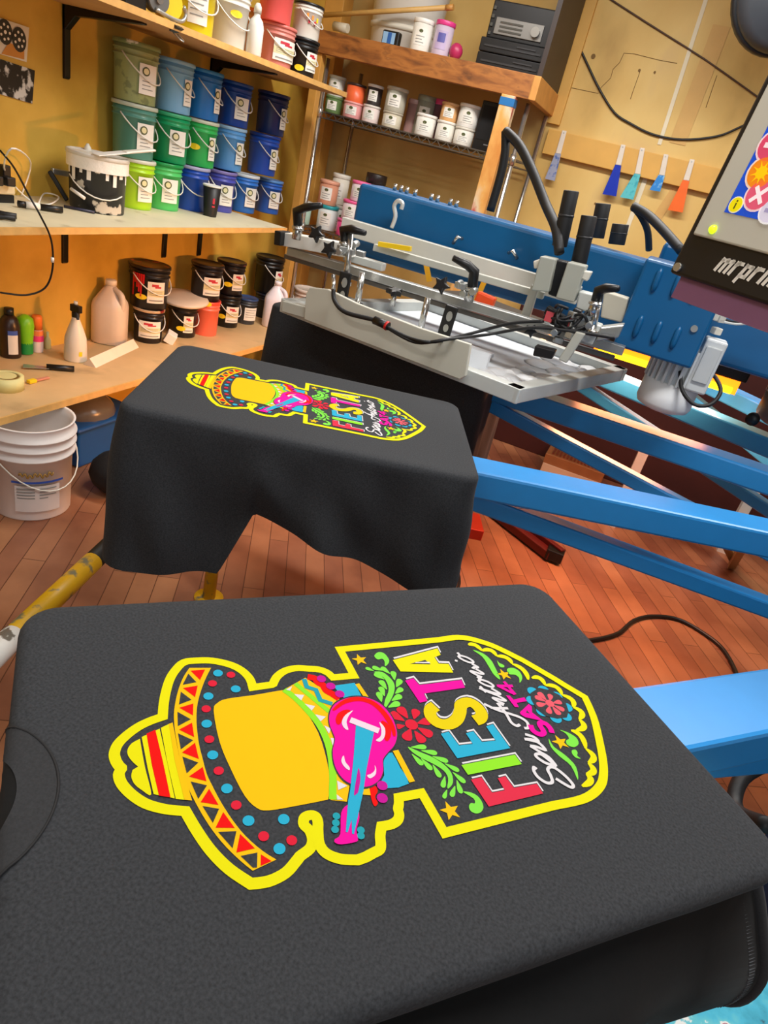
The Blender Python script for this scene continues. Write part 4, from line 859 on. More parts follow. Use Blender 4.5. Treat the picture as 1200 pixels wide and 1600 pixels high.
# ---------------------------------------------------------------- control panel
P0=ony(1045,425,1.1); e1=onz(1200,476,P0.z)-P0; e1.normalize()
r=ray(1200,112); tt=P0.dot(e1)/r.dot(e1); T=r*tt; e2=(T-P0).normalized(); e3=e1.cross(e2)
if e3.dot(P0)>0: e3=-e3                            # outward, towards the viewer
def pp_(x,y,z=0): return P0+e1*x+e2*y+e3*z
def pxy(px,py,z=0):                                 # pixel -> panel coordinates
    r=ray(px,py); q=P0+e3*z; p=r*(q.dot(e3)/r.dot(e3)); v=p-P0; return v.dot(e1),v.dot(e2)
cp=thing('control_panel','grey touch control panel with a blue screen and black lower lip, top right','control panel',P0)
Wp,Hp=.40,.34
lip=pxy(1075,365)[1]
def slab(x0,x1,y0,y1,z0,z1): 
    b=MB(); b.add([pp_(x,y,z) for z in (z0,z1) for x,y in ((x0,y0),(x1,y0),(x1,y1),(x0,y1))],[(3,2,1,0),(4,5,6,7),(0,1,5,4),(1,2,6,5),(2,3,7,6),(3,0,4,7)]); return b
slab(0,Wp,0,Hp,-.075,0).build('case',mat('case_black','#161517',.45,var=.1),cp,bevel=.004)
slab(.014,Wp-.014,-.03,.004,-.07,-.012).build('underside',mat('plum_underside','#94648a',.4,0),cp)
x0,_=pxy(1082,362)
ml=pxy(1085,365)
slab(.012,Wp-.012,lip,Hp-.008,0,.005).build('fascia',mat('fascia_grey','#d2d0c2',.45,var=.05),cp,bevel=.004)
# screen
S0=pxy(1131,331,.006); S1=pxy(1200,238,.006)
u0,v0=S0; 
slab(u0,Wp-.06,v0,Hp-.05,.003,.0056).build('display',mat('display_blue','#0f50d0',.25,emit=.35,var=.15,scale=6),cp)
dsp=[o for o in cp.children if o.name.startswith('display')][0]
def disc_on(b,u,v,z,r,mi,n=20,sy=1): b.add([pp_(u+r*math.cos(2*PI*i/n),v+r*sy*math.sin(2*PI*i/n),z) for i in range(n)],[tuple(range(n))],mi)
def poly_on(b,pts,z,mi): b.add([pp_(u,v,z) for u,v in pts],[tuple(range(len(pts)))],mi)
def icon(px,py,r,col,ring,glyph,gcol):
    u,v=pxy(px,py,.006); b=MB(); disc_on(b,u,v,.0062,r,1); disc_on(b,u,v,.0066,r*.87,0)
    if glyph=='sun':
        for k in range(9):
            q=2*PI*k/9; poly_on(b,[(u+r*.72*math.cos(q),v+r*.72*math.sin(q)),(u+r*.3*math.cos(q+.25),v+r*.3*math.sin(q+.25)),(u+r*.3*math.cos(q-.25),v+r*.3*math.sin(q-.25))],.0069,2)
        disc_on(b,u,v,.007,r*.36,2)
    if glyph=='x':
        for q in (.8,2.3): 
            c_,s_=math.cos(q),math.sin(q); L,w=r*.62,r*.13; poly_on(b,[(u+c_*L-s_*w,v+s_*L+c_*w),(u-c_*L-s_*w,v-s_*L+c_*w),(u-c_*L+s_*w,v-s_*L-c_*w),(u+c_*L+s_*w,v+s_*L-c_*w)],.007,2)
    if glyph=='i':
        poly_on(b,[(u-r*.1,v-r*.5),(u+r*.1,v-r*.5),(u+r*.1,v+r*.2),(u-r*.1,v+r*.2)],.007,2); disc_on(b,u,v+r*.45,.007,r*.13,2,8)
    if glyph=='bar': poly_on(b,[(u-r*.5,v-r*.15),(u+r*.5,v-r*.15),(u+r*.5,v+r*.15),(u-r*.5,v+r*.15)],.007,2)
    b.build('screen_icon',[mat('ic_'+x.strip('#'),x,.3,emit=.35,var=.03) for x in (col,ring,gcol)],dsp)
icon(1150,320,.0105,'#f0e010','#f0ecd0','i','#505018'); icon(1190,270,.0215,'#f08a1c','#f4dcc8','sun','#ffcc10'); icon(1186,305,.0205,'#e05a78','#f6d8dc','x','#fbeef0'); icon(1204,330,.016,'#d8d4e8','#ffffff','bar','#a098c0'); icon(1206,228,.0205,'#d8466a','#f6d8dc','bar','#f8e0e4')
u,v=pxy(1115,359,.004); b=MB(); b.add([pp_(u+.006*math.cos(q*PI/8),v+.006*math.sin(q*PI/8),.0055) for q in range(16)],[tuple(range(16))]); b.sphere(pp_(u,v,.006),.0055,0,10); b.build('led',mat('green_led','#c8f020',.3,emit=1.2),cp)
u,v=pxy(1060,418); b=MB(); b.cyl(pp_(u,v,0),pp_(u,v,.004),.006,14); b.build('screw',steel,cp)
b=MB(); b.cyl(pp_(.05,.0,-.04),pp_(.05,-.008,-.04),.01,12); b.build('grommet',black,cp)
# lettering on the lip: slanted strokes
def strokes_on(b,word,ox,oy,h,w,sl,put,track=.30):
    G={'m':[[(0,0),(0,1)],[(0,.86),(.5,1),(.5,0)],[(.5,.86),(1,1),(1,0)]],'r':[[(0,0),(0,1)],[(0,.8),(.2,1),(.5,1)]],'p':[[(0,-.45),(0,1)],[(0,.95),(.55,.95),(.55,.05),(0,.05)]],'i':[[(0,0),(0,1)],[(0,1.25),(0,1.42)]],'n':[[(0,0),(0,1)],[(0,.9),(.5,.95),(.5,0)]],'t':[[(.1,1.4),(.1,.05),(.45,.05)],[(-.1,1),(.45,1)]]}
    A={'m':1.0,'r':.5,'p':.55,'i':0,'n':.5,'t':.4}; x=ox
    for ch in word:
        for st in G[ch]:
            for (xa,ya),(xb,yb) in zip(st,st[1:]):
                pa=(x+xa*h*1.02+ya*h*sl,oy+ya*h); pb=(x+xb*h*1.02+yb*h*sl,oy+yb*h)
                dx,dy=pb[0]-pa[0],pb[1]-pa[1]; L=math.hypot(dx,dy); nx,ny=-dy/L*w/2,dx/L*w/2; ex,ey=dx/L*w*.45,dy/L*w*.45
                put(b,[(pa[0]+nx-ex,pa[1]+ny-ey),(pa[0]-nx-ex,pa[1]-ny-ey),(pb[0]-nx+ex,pb[1]-ny+ey),(pb[0]+nx+ex,pb[1]+ny+ey)])
        x+=A[ch]*h*1.02+h*track
u,v=pxy(1118,421); u2,v2=pxy(1128,409)
b=MB(); strokes_on(b,'mrprint',u,v,.0150,.0047,.36,lambda bb,pts: poly_on(bb,pts,.0008,0),.50); b.build('lettering',mat('white_lettering','#eeeae0',.4),cp,label='white slanted lettering')
# arm that carries the panel
q=pp_(Wp*.6,Hp*.5,-.1); b=MB(); b.tube([pp_(Wp*.6,Hp*.5,-.07),q,Vector((CX-.25,CY-.3,.05)),Vector((CX-.15,CY,.04)),Vector((CX-.15,CY,-.088))],.02,12); b.build('support_arm',blackm,cp)
# ---------------------------------------------------------------- floor things
q=onz(885,720,FZ); t=thing('heater_grille','small wooden-framed grille lying on the floor under the print head','grille',(.0,3.97,FZ))
b=MB(); b.box((-.05,4.0,FZ+.07),(.36,.26,.14)); b.build('box_body',mat('dusty_wood','#8a5c34',.6,var=.25),t,bevel=.004)
b=MB(); 
for k in range(13): b.box((-.19+.022*k,3.98,FZ+.145),(.011,.18,.012))
b.build('slat',mat('slat_rust','#6a3018',.6),t); b=MB(); b.box((-.05,3.865,FZ+.05),(.35,.012,.06)); b.build('front_strip',mat('pale_strip','#c8b49a',.6),t)
a=onz(762,788,FZ+.03); b_=onz(866,868,FZ+.03); t=thing('floor_rail','dark red steel rail lying on the floor beneath the blue arms','rail',a)
b=MB(); b.bar(a,b_,.09,.04); b.bar(a+Vector((.03,.0,.03)),b_+Vector((.03,0,.03)),.03,.03); b.build('rail_body',mat('dark_red_steel','#5a1512',.45,.2,var=.2),t,bevel=.004)
b=MB(); b.box(b_+Vector((0,0,.01)),(.08,.07,.05)); b.build('end_stop',blackm,t,bevel=.004)
q=onz(715,862,FZ); t=thing('red_bracket','small bright red metal bracket on the floor behind the hanging shirt hem','bracket',q)
b=MB(); b.box(q+Vector((0,.03,.13)),(.12,.16,.05),rot=Matrix.Rotation(.4,3,'Z')); b.build('plate',mat('bright_red_metal','#a82812',.4,.2),t,bevel=.004); b=MB(); b.cyl(q+Vector((0,0,0)),q+Vector((0,0,.11)),.022,12); b.build('foot',blackm,t)
MB().tube([onz(*p,FZ+.008) for p in [(712,880),(718,910),(705,940)]],.006,6,smooth_path=4).build('floor_wire',black,label='short black wire on the floor below the red bracket',cat='wire')
MB().tube([onz(*p,FZ+.009) for p in [(870,1005),(925,1000),(965,990),(990,970),(1020,963),(1060,968),(1100,990),(1130,1015),(1152,1056),(1162,1100)]],.0085,8,smooth_path=5).build('floor_cable',black,label='black cable curving over the floor between the two blue arms',cat='cable')
t=thing('steel_cart','low steel table frame with pale legs on the floor at right','table',(.75,3.9,FZ))
tp=MB(); tp.bar(onz(1035,700,-1.0),onz(1175,765,-1.0),.06,.05); tp.build('top_rail',mat('pinkish_steel','#8c7a74',.5,.4),t)
for p in ((985,752),(1163,795)): 
    q=onz(*p,-1.2); b=MB(); b.bar((q.x,q.y,FZ),(q.x,q.y,-.98),.05,.05,(0,1,0)); b.build('leg',alu,t)
for p,q in (((1118,818),(1148,880)),((1170,838),(1143,885))):
    a=onz(*p,FZ+.35); b_=onz(*q,FZ+.02); b=MB(); b.bar(a,b_,.035,.03,(0,1,0)); b.build('leg',mat('brass_leg','#a8885c',.45,.4),t)
MB().box((.45,4.29,-1.0),(2.3,.2,.94)).build('dark_backing_box',mat('dark_backing','#3a120e',.55,.1,var=.2),label='dark red-brown box added to darken the lower back wall behind the flash dryer',cat='cabinet',bevel=.006)  # made-up box standing in for the darkness low on the back wall
# machine base under the first arm, ink cart
t=thing('base_cabinet','dark blue press base casing under the near blue arm at right','base',(.95,1.15,FZ))
MB().box((1.02,1.22,-1.185),(.5,.6,.57),rot=Matrix.Rotation(.78,3,'Z')).build('casing',mat('navy_enamel','#0c3d6c',.4,var=.1),t,bevel=.01)
MB().tube([onz(1200,1290,-.8),onz(1150,1265,-.86),onz(1160,1215,-.84),onz(1215,1185,-.8)],.014,8,smooth_path=5).build('air_hose',rubber,t)
t=thing('ink_cart','turquoise cart splattered with ink under the front shirt, bottom right','cart',(.42,.62,FZ))
cy=ramp_mat('splattered_turquoise',[(.0,'#101010'),(.36,'#161414'),(.385,'#2a9ab4'),(.5,'#3cb0cc'),(.585,'#5cbcc8'),(.6,'#e0e2de'),(.64,'#d8dcd8'),(.655,'#c03048'),(.69,'#38a8c4')],.4,noise=22,detail=6)
b=MB(); a=onz(955,1570,-.95); b.prism([a+Vector((x,y,0)) for x,y in ((0,0),(.36,.36),(.66,.06),(.3,-.3))],(0,0,-.03)); b.build('cart_top',cy,t,bevel=.006)
for x,y in ((.04,0),(.36,.31),(.61,.06),(.3,-.25)): b=MB(); b.box((a.x+x,a.y+y,(FZ-.98)/2),(.04,.04,-.98-FZ)); b.build('leg',alu,t)
# yellow safety bar
t=thing('safety_rail','chipped yellow tubular rail with black sleeve by the near shirt board','rail',(-.95,1.0,FZ))
a=onz(182,842,-1.0); b_=onz(0,1015,-1.0); d=(b_-a)
b=MB(); b.tube([a+d*.25,a+d*.9],.024,14); b.build('tube',ylw,t)
b=MB(); b.tube([a-d*.6,a+d*.26],.0235,14); b.build('sleeve',mat('sleeve_dark','#2a241c',.5,var=.3),t)
b=MB(); b.tube([a+d*.9,a+d*1.15],.0255,14); b.build('end_sleeve',mat('white_spattered','#d8d6ce',.5,stain='#6a6458',stain_lo=.56,stain_hi=.6,stain_scale=30),t)
q=onz(326,935,FZ); top=a-d*.55
b=MB(); b.tube([(q.x,q.y,FZ),(q.x,q.y,-1.0)],.022,12); b.build('post',ylw,t)
b=MB(); b.tube([(q.x,q.y,-1.0),a-d*.6],.022,12); b.build('connector',mat('sleeve_dark','#2a241c'),t)
b=MB(); b.lathe([(.05,0),(.05,.008),(0,.008)],(q.x,q.y,FZ),n=20); b.build('foot_plate',ylw,t)
# ---------------------------------------------------------------- shirts
ZT=-.45
def fabric(name,h,var,scale):
    M=mat(name,h,.85,var=var,scale=scale,spec=.25,sheen=.03,bump=.03); return M
cloth=fabric('black_cotton','#2e3033',.85,420)
rib_m=fabric('black_rib','#2c2d2f',.4,500)
shaded_m=fabric('black_cotton_shaded','#0c0d0e',.3,200)  # darker copy of the cotton: shade inside and under the shirt painted in
def rrect(r0,r1,s0,s1,rad,step=.006):
    P=[];N=[]
    def edge(a,b,n):
        L=math.dist(a,b); k=max(1,int(L/step))
        for i in range(k): t=i/k; P.append((a[0]+(b[0]-a[0])*t,a[1]+(b[1]-a[1])*t)); N.append(n)
    def arc(c,a0):
        for i in range(7): a=a0+PI/2*i/7; P.append((c[0]+rad*math.cos(a),c[1]+rad*math.sin(a))); N.append((math.cos(a),math.sin(a)))
    edge((r0+rad,s0),(r1-rad,s0),(0,-1)); arc((r1-rad,s0+rad),-PI/2)
    edge((r1,s0+rad),(r1,s1-rad),(1,0)); arc((r1-rad,s1-rad),0)
    edge((r1-rad,s1),(r0+rad,s1),(0,1)); arc((r0+rad,s1-rad),PI/2)
    edge((r0,s1-rad),(r0,s0+rad),(-1,0)); arc((r0+rad,s0+rad),PI)
    return P,N
def drape(name,a,r0,r1,s0,s1,dropf,label,cat,group=None,rad=.035,edge=.012,fold=.012,flare=.02,curl=0,rows=16,seed=1):
    t=thing(name,label,cat,PR(a,(r0+r1)/2,0,ZT-.05),group)
    P,N=rrect(r0,r1,s0,s1,rad); n=len(P); vs=[]; rng=random.Random(seed)
    ph=[rng.uniform(0,6.28) for _ in range(5)]; 
    arcl=[0]
    for i in range(1,n): arcl.append(arcl[-1]+math.dist(P[i],P[i-1]))
    rings=[(-.026,0),(-edge*1.6,0),(-edge*.75,-edge*.07),(-edge*.3,-edge*.3),(-edge*.06,-edge*.72)]
    for off,dz in rings:
        for (r,s),(nx,ny) in zip(P,N):
            k=off
            vs.append(PR(a,r+nx*k,s+ny*k,ZT+dz))
    for j in range(rows+1):
        q=j/rows
        for i in range(n):
            (r,s),(nx,ny)=P[i],N[i]; d=dropf(r,s,nx,ny); z=-edge-(d-edge)*q; L=arcl[i]
            w=(math.sin(L*21+ph[0]+q*1.5)*.5+math.sin(L*43+ph[1]-q*2)*.3+math.sin(L*9+ph[2])*.5+math.sin(L*70+q*5+ph[3])*.12+math.sin(L*31+q*7+ph[4])*.22)
            o=flare*q*min(1,d/.2)+fold*w*q**.8*min(1,d/.15)-curl*q*q
            vs.append(PR(a,r+nx*o,s+ny*o,ZT+z))
    fs=[]; m=len(rings)+rows+1
    for j in range(m-1):
        for i in range(n): fs.append((j*n+i,(j+1)*n+i,(j+1)*n+(i+1)%n,j*n+(i+1)%n))
    b=MB(); b.add(vs,fs+[tuple(range(n))],0,True)
    o=b.build('shirt_body',[cloth],t); return t,P,N
A1,A2,A3=AN[0],AN[1],AN[2]
sh1,_,_=drape('black_t_shirt',A1,1.872,2.492,-.212,.204,lambda r,s,nx,ny:.05 if nx<.5 else .12,'black t-shirt stretched flat over the nearest board, filling the lower half','t-shirt','printed shirts on the press',curl=.02,fold=.003,flare=0,rows=6)
def hem2(r,s,nx,ny):
    if ny<-.7 or (ny<-.01 and nx>0):
        if r>2.285: return .31-.02*(2.48-r)/.2
        if r>2.235: return .15+.14*(r-2.235)/.05
        return .155+.1*(2.235-r)/.35
    if nx>.5: return .2+.11*max(0,min(1,(.0-s)/.2))
    if nx<-.3: return .085+.17*max(0,min(1,(-.13-s)/.07))
    if ny<0: return .25
    return .2
sh2,_,_=drape('black_t_shirt',A2,1.858,2.485,-.205,.2,hem2,'black t-shirt draped over the second board, sleeve hanging in front of the shelves','t-shirt','printed shirts on the press',fold=.02,flare=.012,seed=4)
sh3,_,_=drape('black_t_shirt',A3,1.80,2.48,-.215,.21,lambda r,s,nx,ny:.40,'plain black t-shirt hanging in shadow under the print screen','t-shirt',None,fold=.014,flare=.02,seed=8)
# sleeve hem and side seam of shirt two
def on_near(r,z,off=.004): return PR(A2,r,-.205-off,ZT+z)
# back layer and hem of shirt one
b=MB(); sec=[(-.196,-.485),(-.22,-.54),(-.24,-.6),(-.23,-.665),(-.18,-.71),(-.08,-.73),(.05,-.71),(.15,-.65),(.19,-.54),(.19,-.485)]
rr=[1.885+.05*i for i in range(11)]; sec=[(p.x,p.y) for p in catmull([(s,z,0) for s,z in sec],5)]
vs=[PR(A1,r-(.05*math.sin(i/len(sec)*PI)) if k==0 else r,s*(1+.03*math.sin(r*25)),z-.008*math.sin(r*18+i*.2)+(-.487-z)*.75*max(0,min(1,(r-1.93)/.14))) for k,r in enumerate(rr) for i,(s,z) in enumerate(sec)]
n=len(sec); b.add(vs,[(k*n+i,k*n+i+1,(k+1)*n+i+1,(k+1)*n+i) for k in range(len(rr)-1) for i in range(n-1)],0,True)
lay=b.build('back_panel',shaded_m,sh1,solid=.002,label='back of the shirt hanging loose beneath the board')
b=MB(); pts=[vs[i] for i in range(n)]; b.tube([p+Vector((0,0,-.0)) for p in pts],.006,8)
b.build('hem',rib_m,lay)
b=MB()
for i in range(2,n-1):
    for q in (.2,.5,.8): p=pts[i-1].lerp(pts[i],q); u,nv=ax(A1); b.bar(p-nv*.0+u*.012+Vector((0,0,-.001)),p+u*.02+Vector((0,0,-.001)),.0012,.0012)
b.build('stitching',mat('thread','#4a4c50',.7),lay)
# collar of shirt one
def onshirt(r,s,lift):
    R1=2.492
    return PR(A1,r,s,ZT+lift) if r<R1-.012 else (PR(A1,min(R1+lift,R1-.012+.012*math.sin(min(1,(r-R1+.012)/.018)*PI/2)+lift),s,ZT+lift-.012*(1-math.cos(min(1,(r-R1+.012)/.018)*PI/2))-max(0,r-R1-.006)))
CRc=(2.53,-.012)
def ring(ra,rb,lift,mt,name,parent):
    vs=[];n=48
    for k in range(7):
        R=ra+(rb-ra)*k/6
        for i in range(n+1): q=PI*.5+PI*i/n; vs.append(onshirt(CRc[0]+R*math.cos(q),CRc[1]+R*math.sin(q),lift))
    b=MB(); b.add(vs,[(k*(n+1)+i,k*(n+1)+i+1,(k+1)*(n+1)+i+1,(k+1)*(n+1)+i) for k in range(6) for i in range(n)],0,True); return b.build(name,mt,parent)
col=ring(.05,.075,.0012,rib_m,'collar',sh1); ring(.002,.05,.0008,shaded_m,'neck_opening',sh1)  # neck opening is a dark patch, its inner shade painted on
vs=[onshirt(CRc[0]+.0757*math.cos(PI*.5+PI*i/40),CRc[1]+.0757*math.sin(PI*.5+PI*i/40),.001) for i in range(41)]
MB().tube(vs,.0011,6).build('collar_seam',mat('seam_dark','#121214',.8),col)
# ---------------------------------------------------------------- the print, traced in the plane of the shirt
CR={'A':(160,1010,6),'B':(250,1200,6),'C':(420,1020,5.4545),'D':(430,1180,5.4545),'E':(520,980,5.4545),'F':(600,1100,6),'G':(700,990,6),'H':(770,1050,6.316),'K':(150,980,2.6667)}
U1,N1=ax(A1)
def L2(c,x,y):
    ox,oy,k=CR[c]; p=onz(ox+x/k,oy+y/k,ZT)-Vector((CX,CY,0)); return (p.dot(U1),p.dot(N1))
def LL(*segs):
    out=[]
    for c,pts in segs: out+=[L2(c,*p) for p in pts]
    return out
def sm(pts,closed=False,n=4): return [(p.x,p.y) for p in catmull([(x,y,0) for x,y in pts],n,closed)]
PC={'y':'#f4ee00','g':'#ffcb05','o':'#ffcd00','r':'#fa0a05','c':'#e8203c','m':'#ff00a8','b':'#2cb6dc','t':'#22a8b8','l':'#98f02c','e':'#86ee4e','w':'#eceaec','k':None,'p':'#d010a0','s':'#f0d800','f':'#e8304c','h':'#f06070','q':'#f8e0f0'}
art={}
cur='print'
def poly(col,z,pts): art.setdefault(cur,[]).append(('P',col,z,pts))
def rib(col,z,w,pts,closed=False,taper=False): art.setdefault(cur,[]).append(('R',col,z,pts,w,closed,taper))
def circ(col,z,c,r,sy=1): poly(col,z,[(c[0]+r*math.cos(i*PI/9),c[1]+r*sy*math.sin(i*PI/9)) for i in range(18)])
def leaf(col,z,a,b_,wf=.36):
    dx,dy=b_[0]-a[0],b_[1]-a[1]; pr=[(0,0),(.3,.55),(.6,.95),(.8,1),(.94,.72),(1,.15)]
    l=[(a[0]+dx*t-dy*wf*.5*w,a[1]+dy*t+dx*wf*.5*w) for t,w in pr]; r=[(a[0]+dx*t+dy*wf*.5*w,a[1]+dy*t-dx*wf*.5*w) for t,w in pr[1:]]
    poly(col,z,sm(l+r[::-1],True,3))
def starp(col,z,c,r,rot=.3): poly(col,z,[(c[0]+(r if i%2==0 else r*.42)*math.cos(rot+PI*i/5),c[1]+(r if i%2==0 else r*.42)*math.sin(rot+PI*i/5)) for i in range(10)])
# border
cur='print'
bord=[('c',LL(('E',[(60,190)]))),
('s',LL(('E',[(60,190),(180,415)]))),('c',LL(('E',[(180,415)]),('C',[(545,212)]))),
('s',LL(('C',[(545,212),(500,172),(430,145),(340,138),(240,132),(140,155),(70,205),(35,268)]))),('c',LL(('K',[(730,241),(653,252)]))),
('s',LL(('K',[(653,252),(640,215),(605,180),(555,156),(485,141),(425,140)]),('A',[(765,152),(685,225),(630,315),(595,430),(575,540),(565,662)]))),
('s',LL(('A',[(565,662),(450,702),(335,758),(225,838),(145,920),(113,1000),(120,1060),(148,1115),(182,1148)]))),
('s',LL(('A',[(182,1148)]),('K',[(95,615),(108,655),(150,700),(210,738),(290,760),(372,768)]))),
('s',LL(('K',[(372,768),(420,850),(480,935),(555,1010),(645,1071)]))),('s',LL(('K',[(645,1071),(720,1060),(790,1025),(835,975),(850,955)]))),
('s',LL(('K',[(850,955),(890,925),(902,890),(890,850),(866,825),(866,800),(880,788),(900,784)]))),
('s',LL(('K',[(900,784),(916,792),(924,815),(924,850),(930,905),(960,945),(1020,968),(1090,972)]))),
('s',LL(('D',[(770,873),(830,840),(885,810),(898,770),(893,690),(905,610)]))),('s',LL(('D',[(905,610),(985,595),(1040,560),(1055,510),(1045,465),(1052,420),(1050,365)]))),
('c',LL(('D',[(1050,365)]),('F',[(352,840),(565,1213)]))),('c',LL(('H',[(600,1322)]))),
('s',LL(('H',[(600,1322),(800,1283),(920,1245),(1010,1185),(1068,1110),(1088,1030),(1088,910),(1065,760),(1010,510),(960,370),(905,252)]))),
('c',LL(('H',[(905,252),(700,130)]),('G',[(1000,430),(700,255)]))),('s',LL(('G',[(700,255),(450,132),(300,78),(180,48),(80,40),(0,50)]))),('c',LL(('E',[(900,112),(60,190)])))]
bp_=[]
for k,pts in bord:
    pts=sm(pts,False,4) if k=='s' and len(pts)>2 else pts
    for p in pts:
        if not bp_ or math.dist(bp_[-1],p)>.0008: bp_.append(p)
if math.dist(bp_[0],bp_[-1])<.001: bp_.pop()
rib('y',0,.0083,bp_,True)
# sombrero
cur='sombrero_print'
outer=LL(('A',[(815,205),(760,290),(715,400),(685,520),(670,640),(678,780),(700,920),(725,1060),(757,1200)]),('B',[(250,155),(300,265),(395,440),(500,600),(620,745),(760,880),(868,967)]))
inn=LL(('B',[(1090,862),(960,780),(800,640),(680,492),(570,322),(490,170),(438,60)]),('A',[(940,1060),(905,920),(885,760),(882,640),(892,540),(920,430),(965,310),(1018,205)]))
poly('g',1,sm(outer,False,3)+sm(inn,False,3))
for c,pts in (('A',[(825,232),(962,222),(915,320)]),('A',[(755,395),(893,372),(868,480)]),('A',[(720,580),(852,540),(848,652)]),('A',[(718,785),(840,720),(860,855)]),('A',[(745,1000),(868,908),(903,1060)]),('B',[(270,85),(400,-5),(435,130)]),('B',[(380,325),(460,200),(548,352)]),('B',[(520,565),(592,418),(700,568)]),('B',[(715,798),(750,622),(888,758)]),('B',[(945,815),(1045,878),(943,922)])): poly('r',2,LL((c,pts)))
for c,pts in (('A',[(805,260),(880,340),(752,365)]),('A',[(735,430),(835,505),(718,550)]),('A',[(703,618),(828,688),(707,752)]),('A',[(708,820),(850,885),(735,970)]),('A',[(750,1038),(898,1095),(790,1195)]),('B',[(287,132),(440,168),(358,295)]),('B',[(398,362),(553,388),(495,520)]),('B',[(545,605),(715,598),(680,758)]),('B',[(755,830),(912,798),(908,938),(870,940)])): poly('k',2,LL((c,pts)))
poly('y',1,sm(LL(('K',[(183,467),(150,485),(132,510),(133,535),(150,560),(175,583)])))+sm(LL(('K',[(152,597),(147,625),(160,655),(190,680),(230,698),(205,590),(190,510)]))))
poly('y',2,LL(('K',[(190,460),(265,425),(295,560),(328,716),(240,698),(215,590)]))); poly('r',3,LL(('K',[(210,447),(247,430),(278,560),(310,712),(262,705),(233,580)])))
poly('y',2,LL(('K',[(270,422),(305,405),(330,560),(370,722),(332,718),(298,570)]))); poly('o',3,LL(('K',[(303,406),(319,400),(346,540),(400,725),(368,722),(328,560)])))
for p in ((508,193),(582,259),(468,289),(461,404),(486,534),(545,674),(635,808),(782,802),(764,925)): circ('b',1,L2('K',*p),.0044)
for p in ((562,200),(485,236),(459,342),(472,469),(511,600),(584,743),(698,873),(815,890)): circ('c',1,L2('K',*p),.004)
# plain yellow panel
cur='yellow_panel_print'
poly('o',1,sm(LL(('K',[(490,350),(505,318),(545,300),(660,284),(776,264),(790,270),(860,335),(925,440),(962,560),(975,650),(968,712),(955,722),(840,745),(720,765),(670,755),(620,705),(565,600),(515,480)])),True,3))
# striped blanket
cur='blanket_print'
poly('g',1,LL(('C',[(115,325),(200,395),(300,490),(400,610),(470,740),(510,880),(528,1050),(525,1180)]),('D',[(470,385),(610,400),(635,250)]),('C',[(690,1120),(620,900),(600,400),(310,215)])))
rib('l',2,.0062,sm(LL(('C',[(130,318),(220,385),(320,485),(420,605),(490,740),(528,880),(545,1050),(543,1180)]),('D',[(490,382)]))))
rib('l',2,.005,LL(('C',[(225,265),(400,410),(515,505)]))); rib('t',3,.0046,LL(('C',[(300,228),(322,295),(400,320),(438,408),(540,440)])))
for pts in ([(215,358),(300,365),(275,412)],[(305,440),(393,460),(365,498)],[(393,530),(485,550),(440,590)],[(470,625),(530,650),(510,695)],[(525,730),(560,735),(545,805)],[(145,320),(198,290),(180,330)],[(580,1095),(670,1140),(590,1175)]): poly('w',3,LL(('C',pts)))
poly('w',3,LL(('D',[(522,340),(580,385),(525,385)])))
rib('r',2,.0075,sm(LL(('C',[(330,208),(390,222),(420,258),(460,280),(490,325),(540,355),(600,395)]))))
poly('r',2,sm(LL(('D',[(803,282),(850,265),(872,310),(850,360),(874,410),(850,440),(825,400)])),True)); poly('g',2,LL(('D',[(750,285),(800,280),(812,345),(745,340)])))
poly('b',2,LL(('C',[(548,285),(730,260),(790,375),(640,392),(600,350)]))); rib('g',2,.0045,LL(('C',[(752,268),(845,405)])))
poly('b',2,sm(LL(('C',[(1050,855),(1120,985),(1192,1120),(1000,1160),(955,1100),(982,1050),(975,930),(1000,880)])),True,2)); rib('g',2,.0055,LL(('F',[(106,440),(262,735)])))
for c,p in (('C',(447,228)),('C',(527,290)),('C',(603,357)),('D',(910,265)),('D',(910,372))): circ('p',4,L2(c,*p),.0046)
# guitar
cur='guitar_print'
gb=LL(('C',[(760,382),(660,395),(565,440),(518,520),(515,610),(545,690),(562,750),(542,850),(565,980),(640,1090),(760,1145),(860,1142),(940,1090),(972,1010),(970,920),(1010,860),(1070,790),(1090,690),(1050,560),(960,450),(860,398)]))
gc=(sum(p[0] for p in gb)/len(gb),sum(p[1] for p in gb)/len(gb))
poly('k',4,sm([(gc[0]+(p[0]-gc[0])*1.035,gc[1]+(p[1]-gc[1])*1.035) for p in gb],True)); poly('m',5,sm(gb,True))
rib('r',6,.0055,sm(LL(('C',[(545,500),(640,428),(760,402),(880,435),(980,525),(1050,640),(1068,720)]))),False,True)
rib('r',6,.006,sm(LL(('C',[(690,500),(610,540),(588,620)]))),False,True); rib('r',6,.006,sm(LL(('C',[(960,590),(1012,660),(1000,760)]))),False,True)
for pts in ([(715,500),(650,540),(620,600),(640,650),(675,665),(660,600),(680,545)],[(940,600),(985,650),(985,720),(950,765),(910,755),(950,720),(955,660)],[(635,885),(615,930),(640,980),(680,1010),(685,985),(650,940)],[(900,970),(900,1010),(870,1040),(835,1055),(860,1080),(905,1050),(912,1000)]): poly('q',7,sm(LL(('C',pts)),True))
poly('m',5,sm(LL(('D',[(615,430),(560,500),(552,680),(508,722),(505,750),(560,768),(690,745),(700,710),(690,640),(715,540),(690,430)])),True,3))
poly('b',7,LL(('C',[(740,622),(895,680),(830,1000),(805,1180)]),('D',[(735,380),(668,683),(652,680),(648,560),(615,668),(598,665),(618,400)]),('C',[(690,1180),(720,900)])))
poly('p',8,sm(LL(('C',[(762,992),(778,1080),(760,1190)]),('D',[(690,340),(668,345),(690,200)])),True,3))
rib('q',8,.0068,LL(('C',[(692,582),(935,676)])))
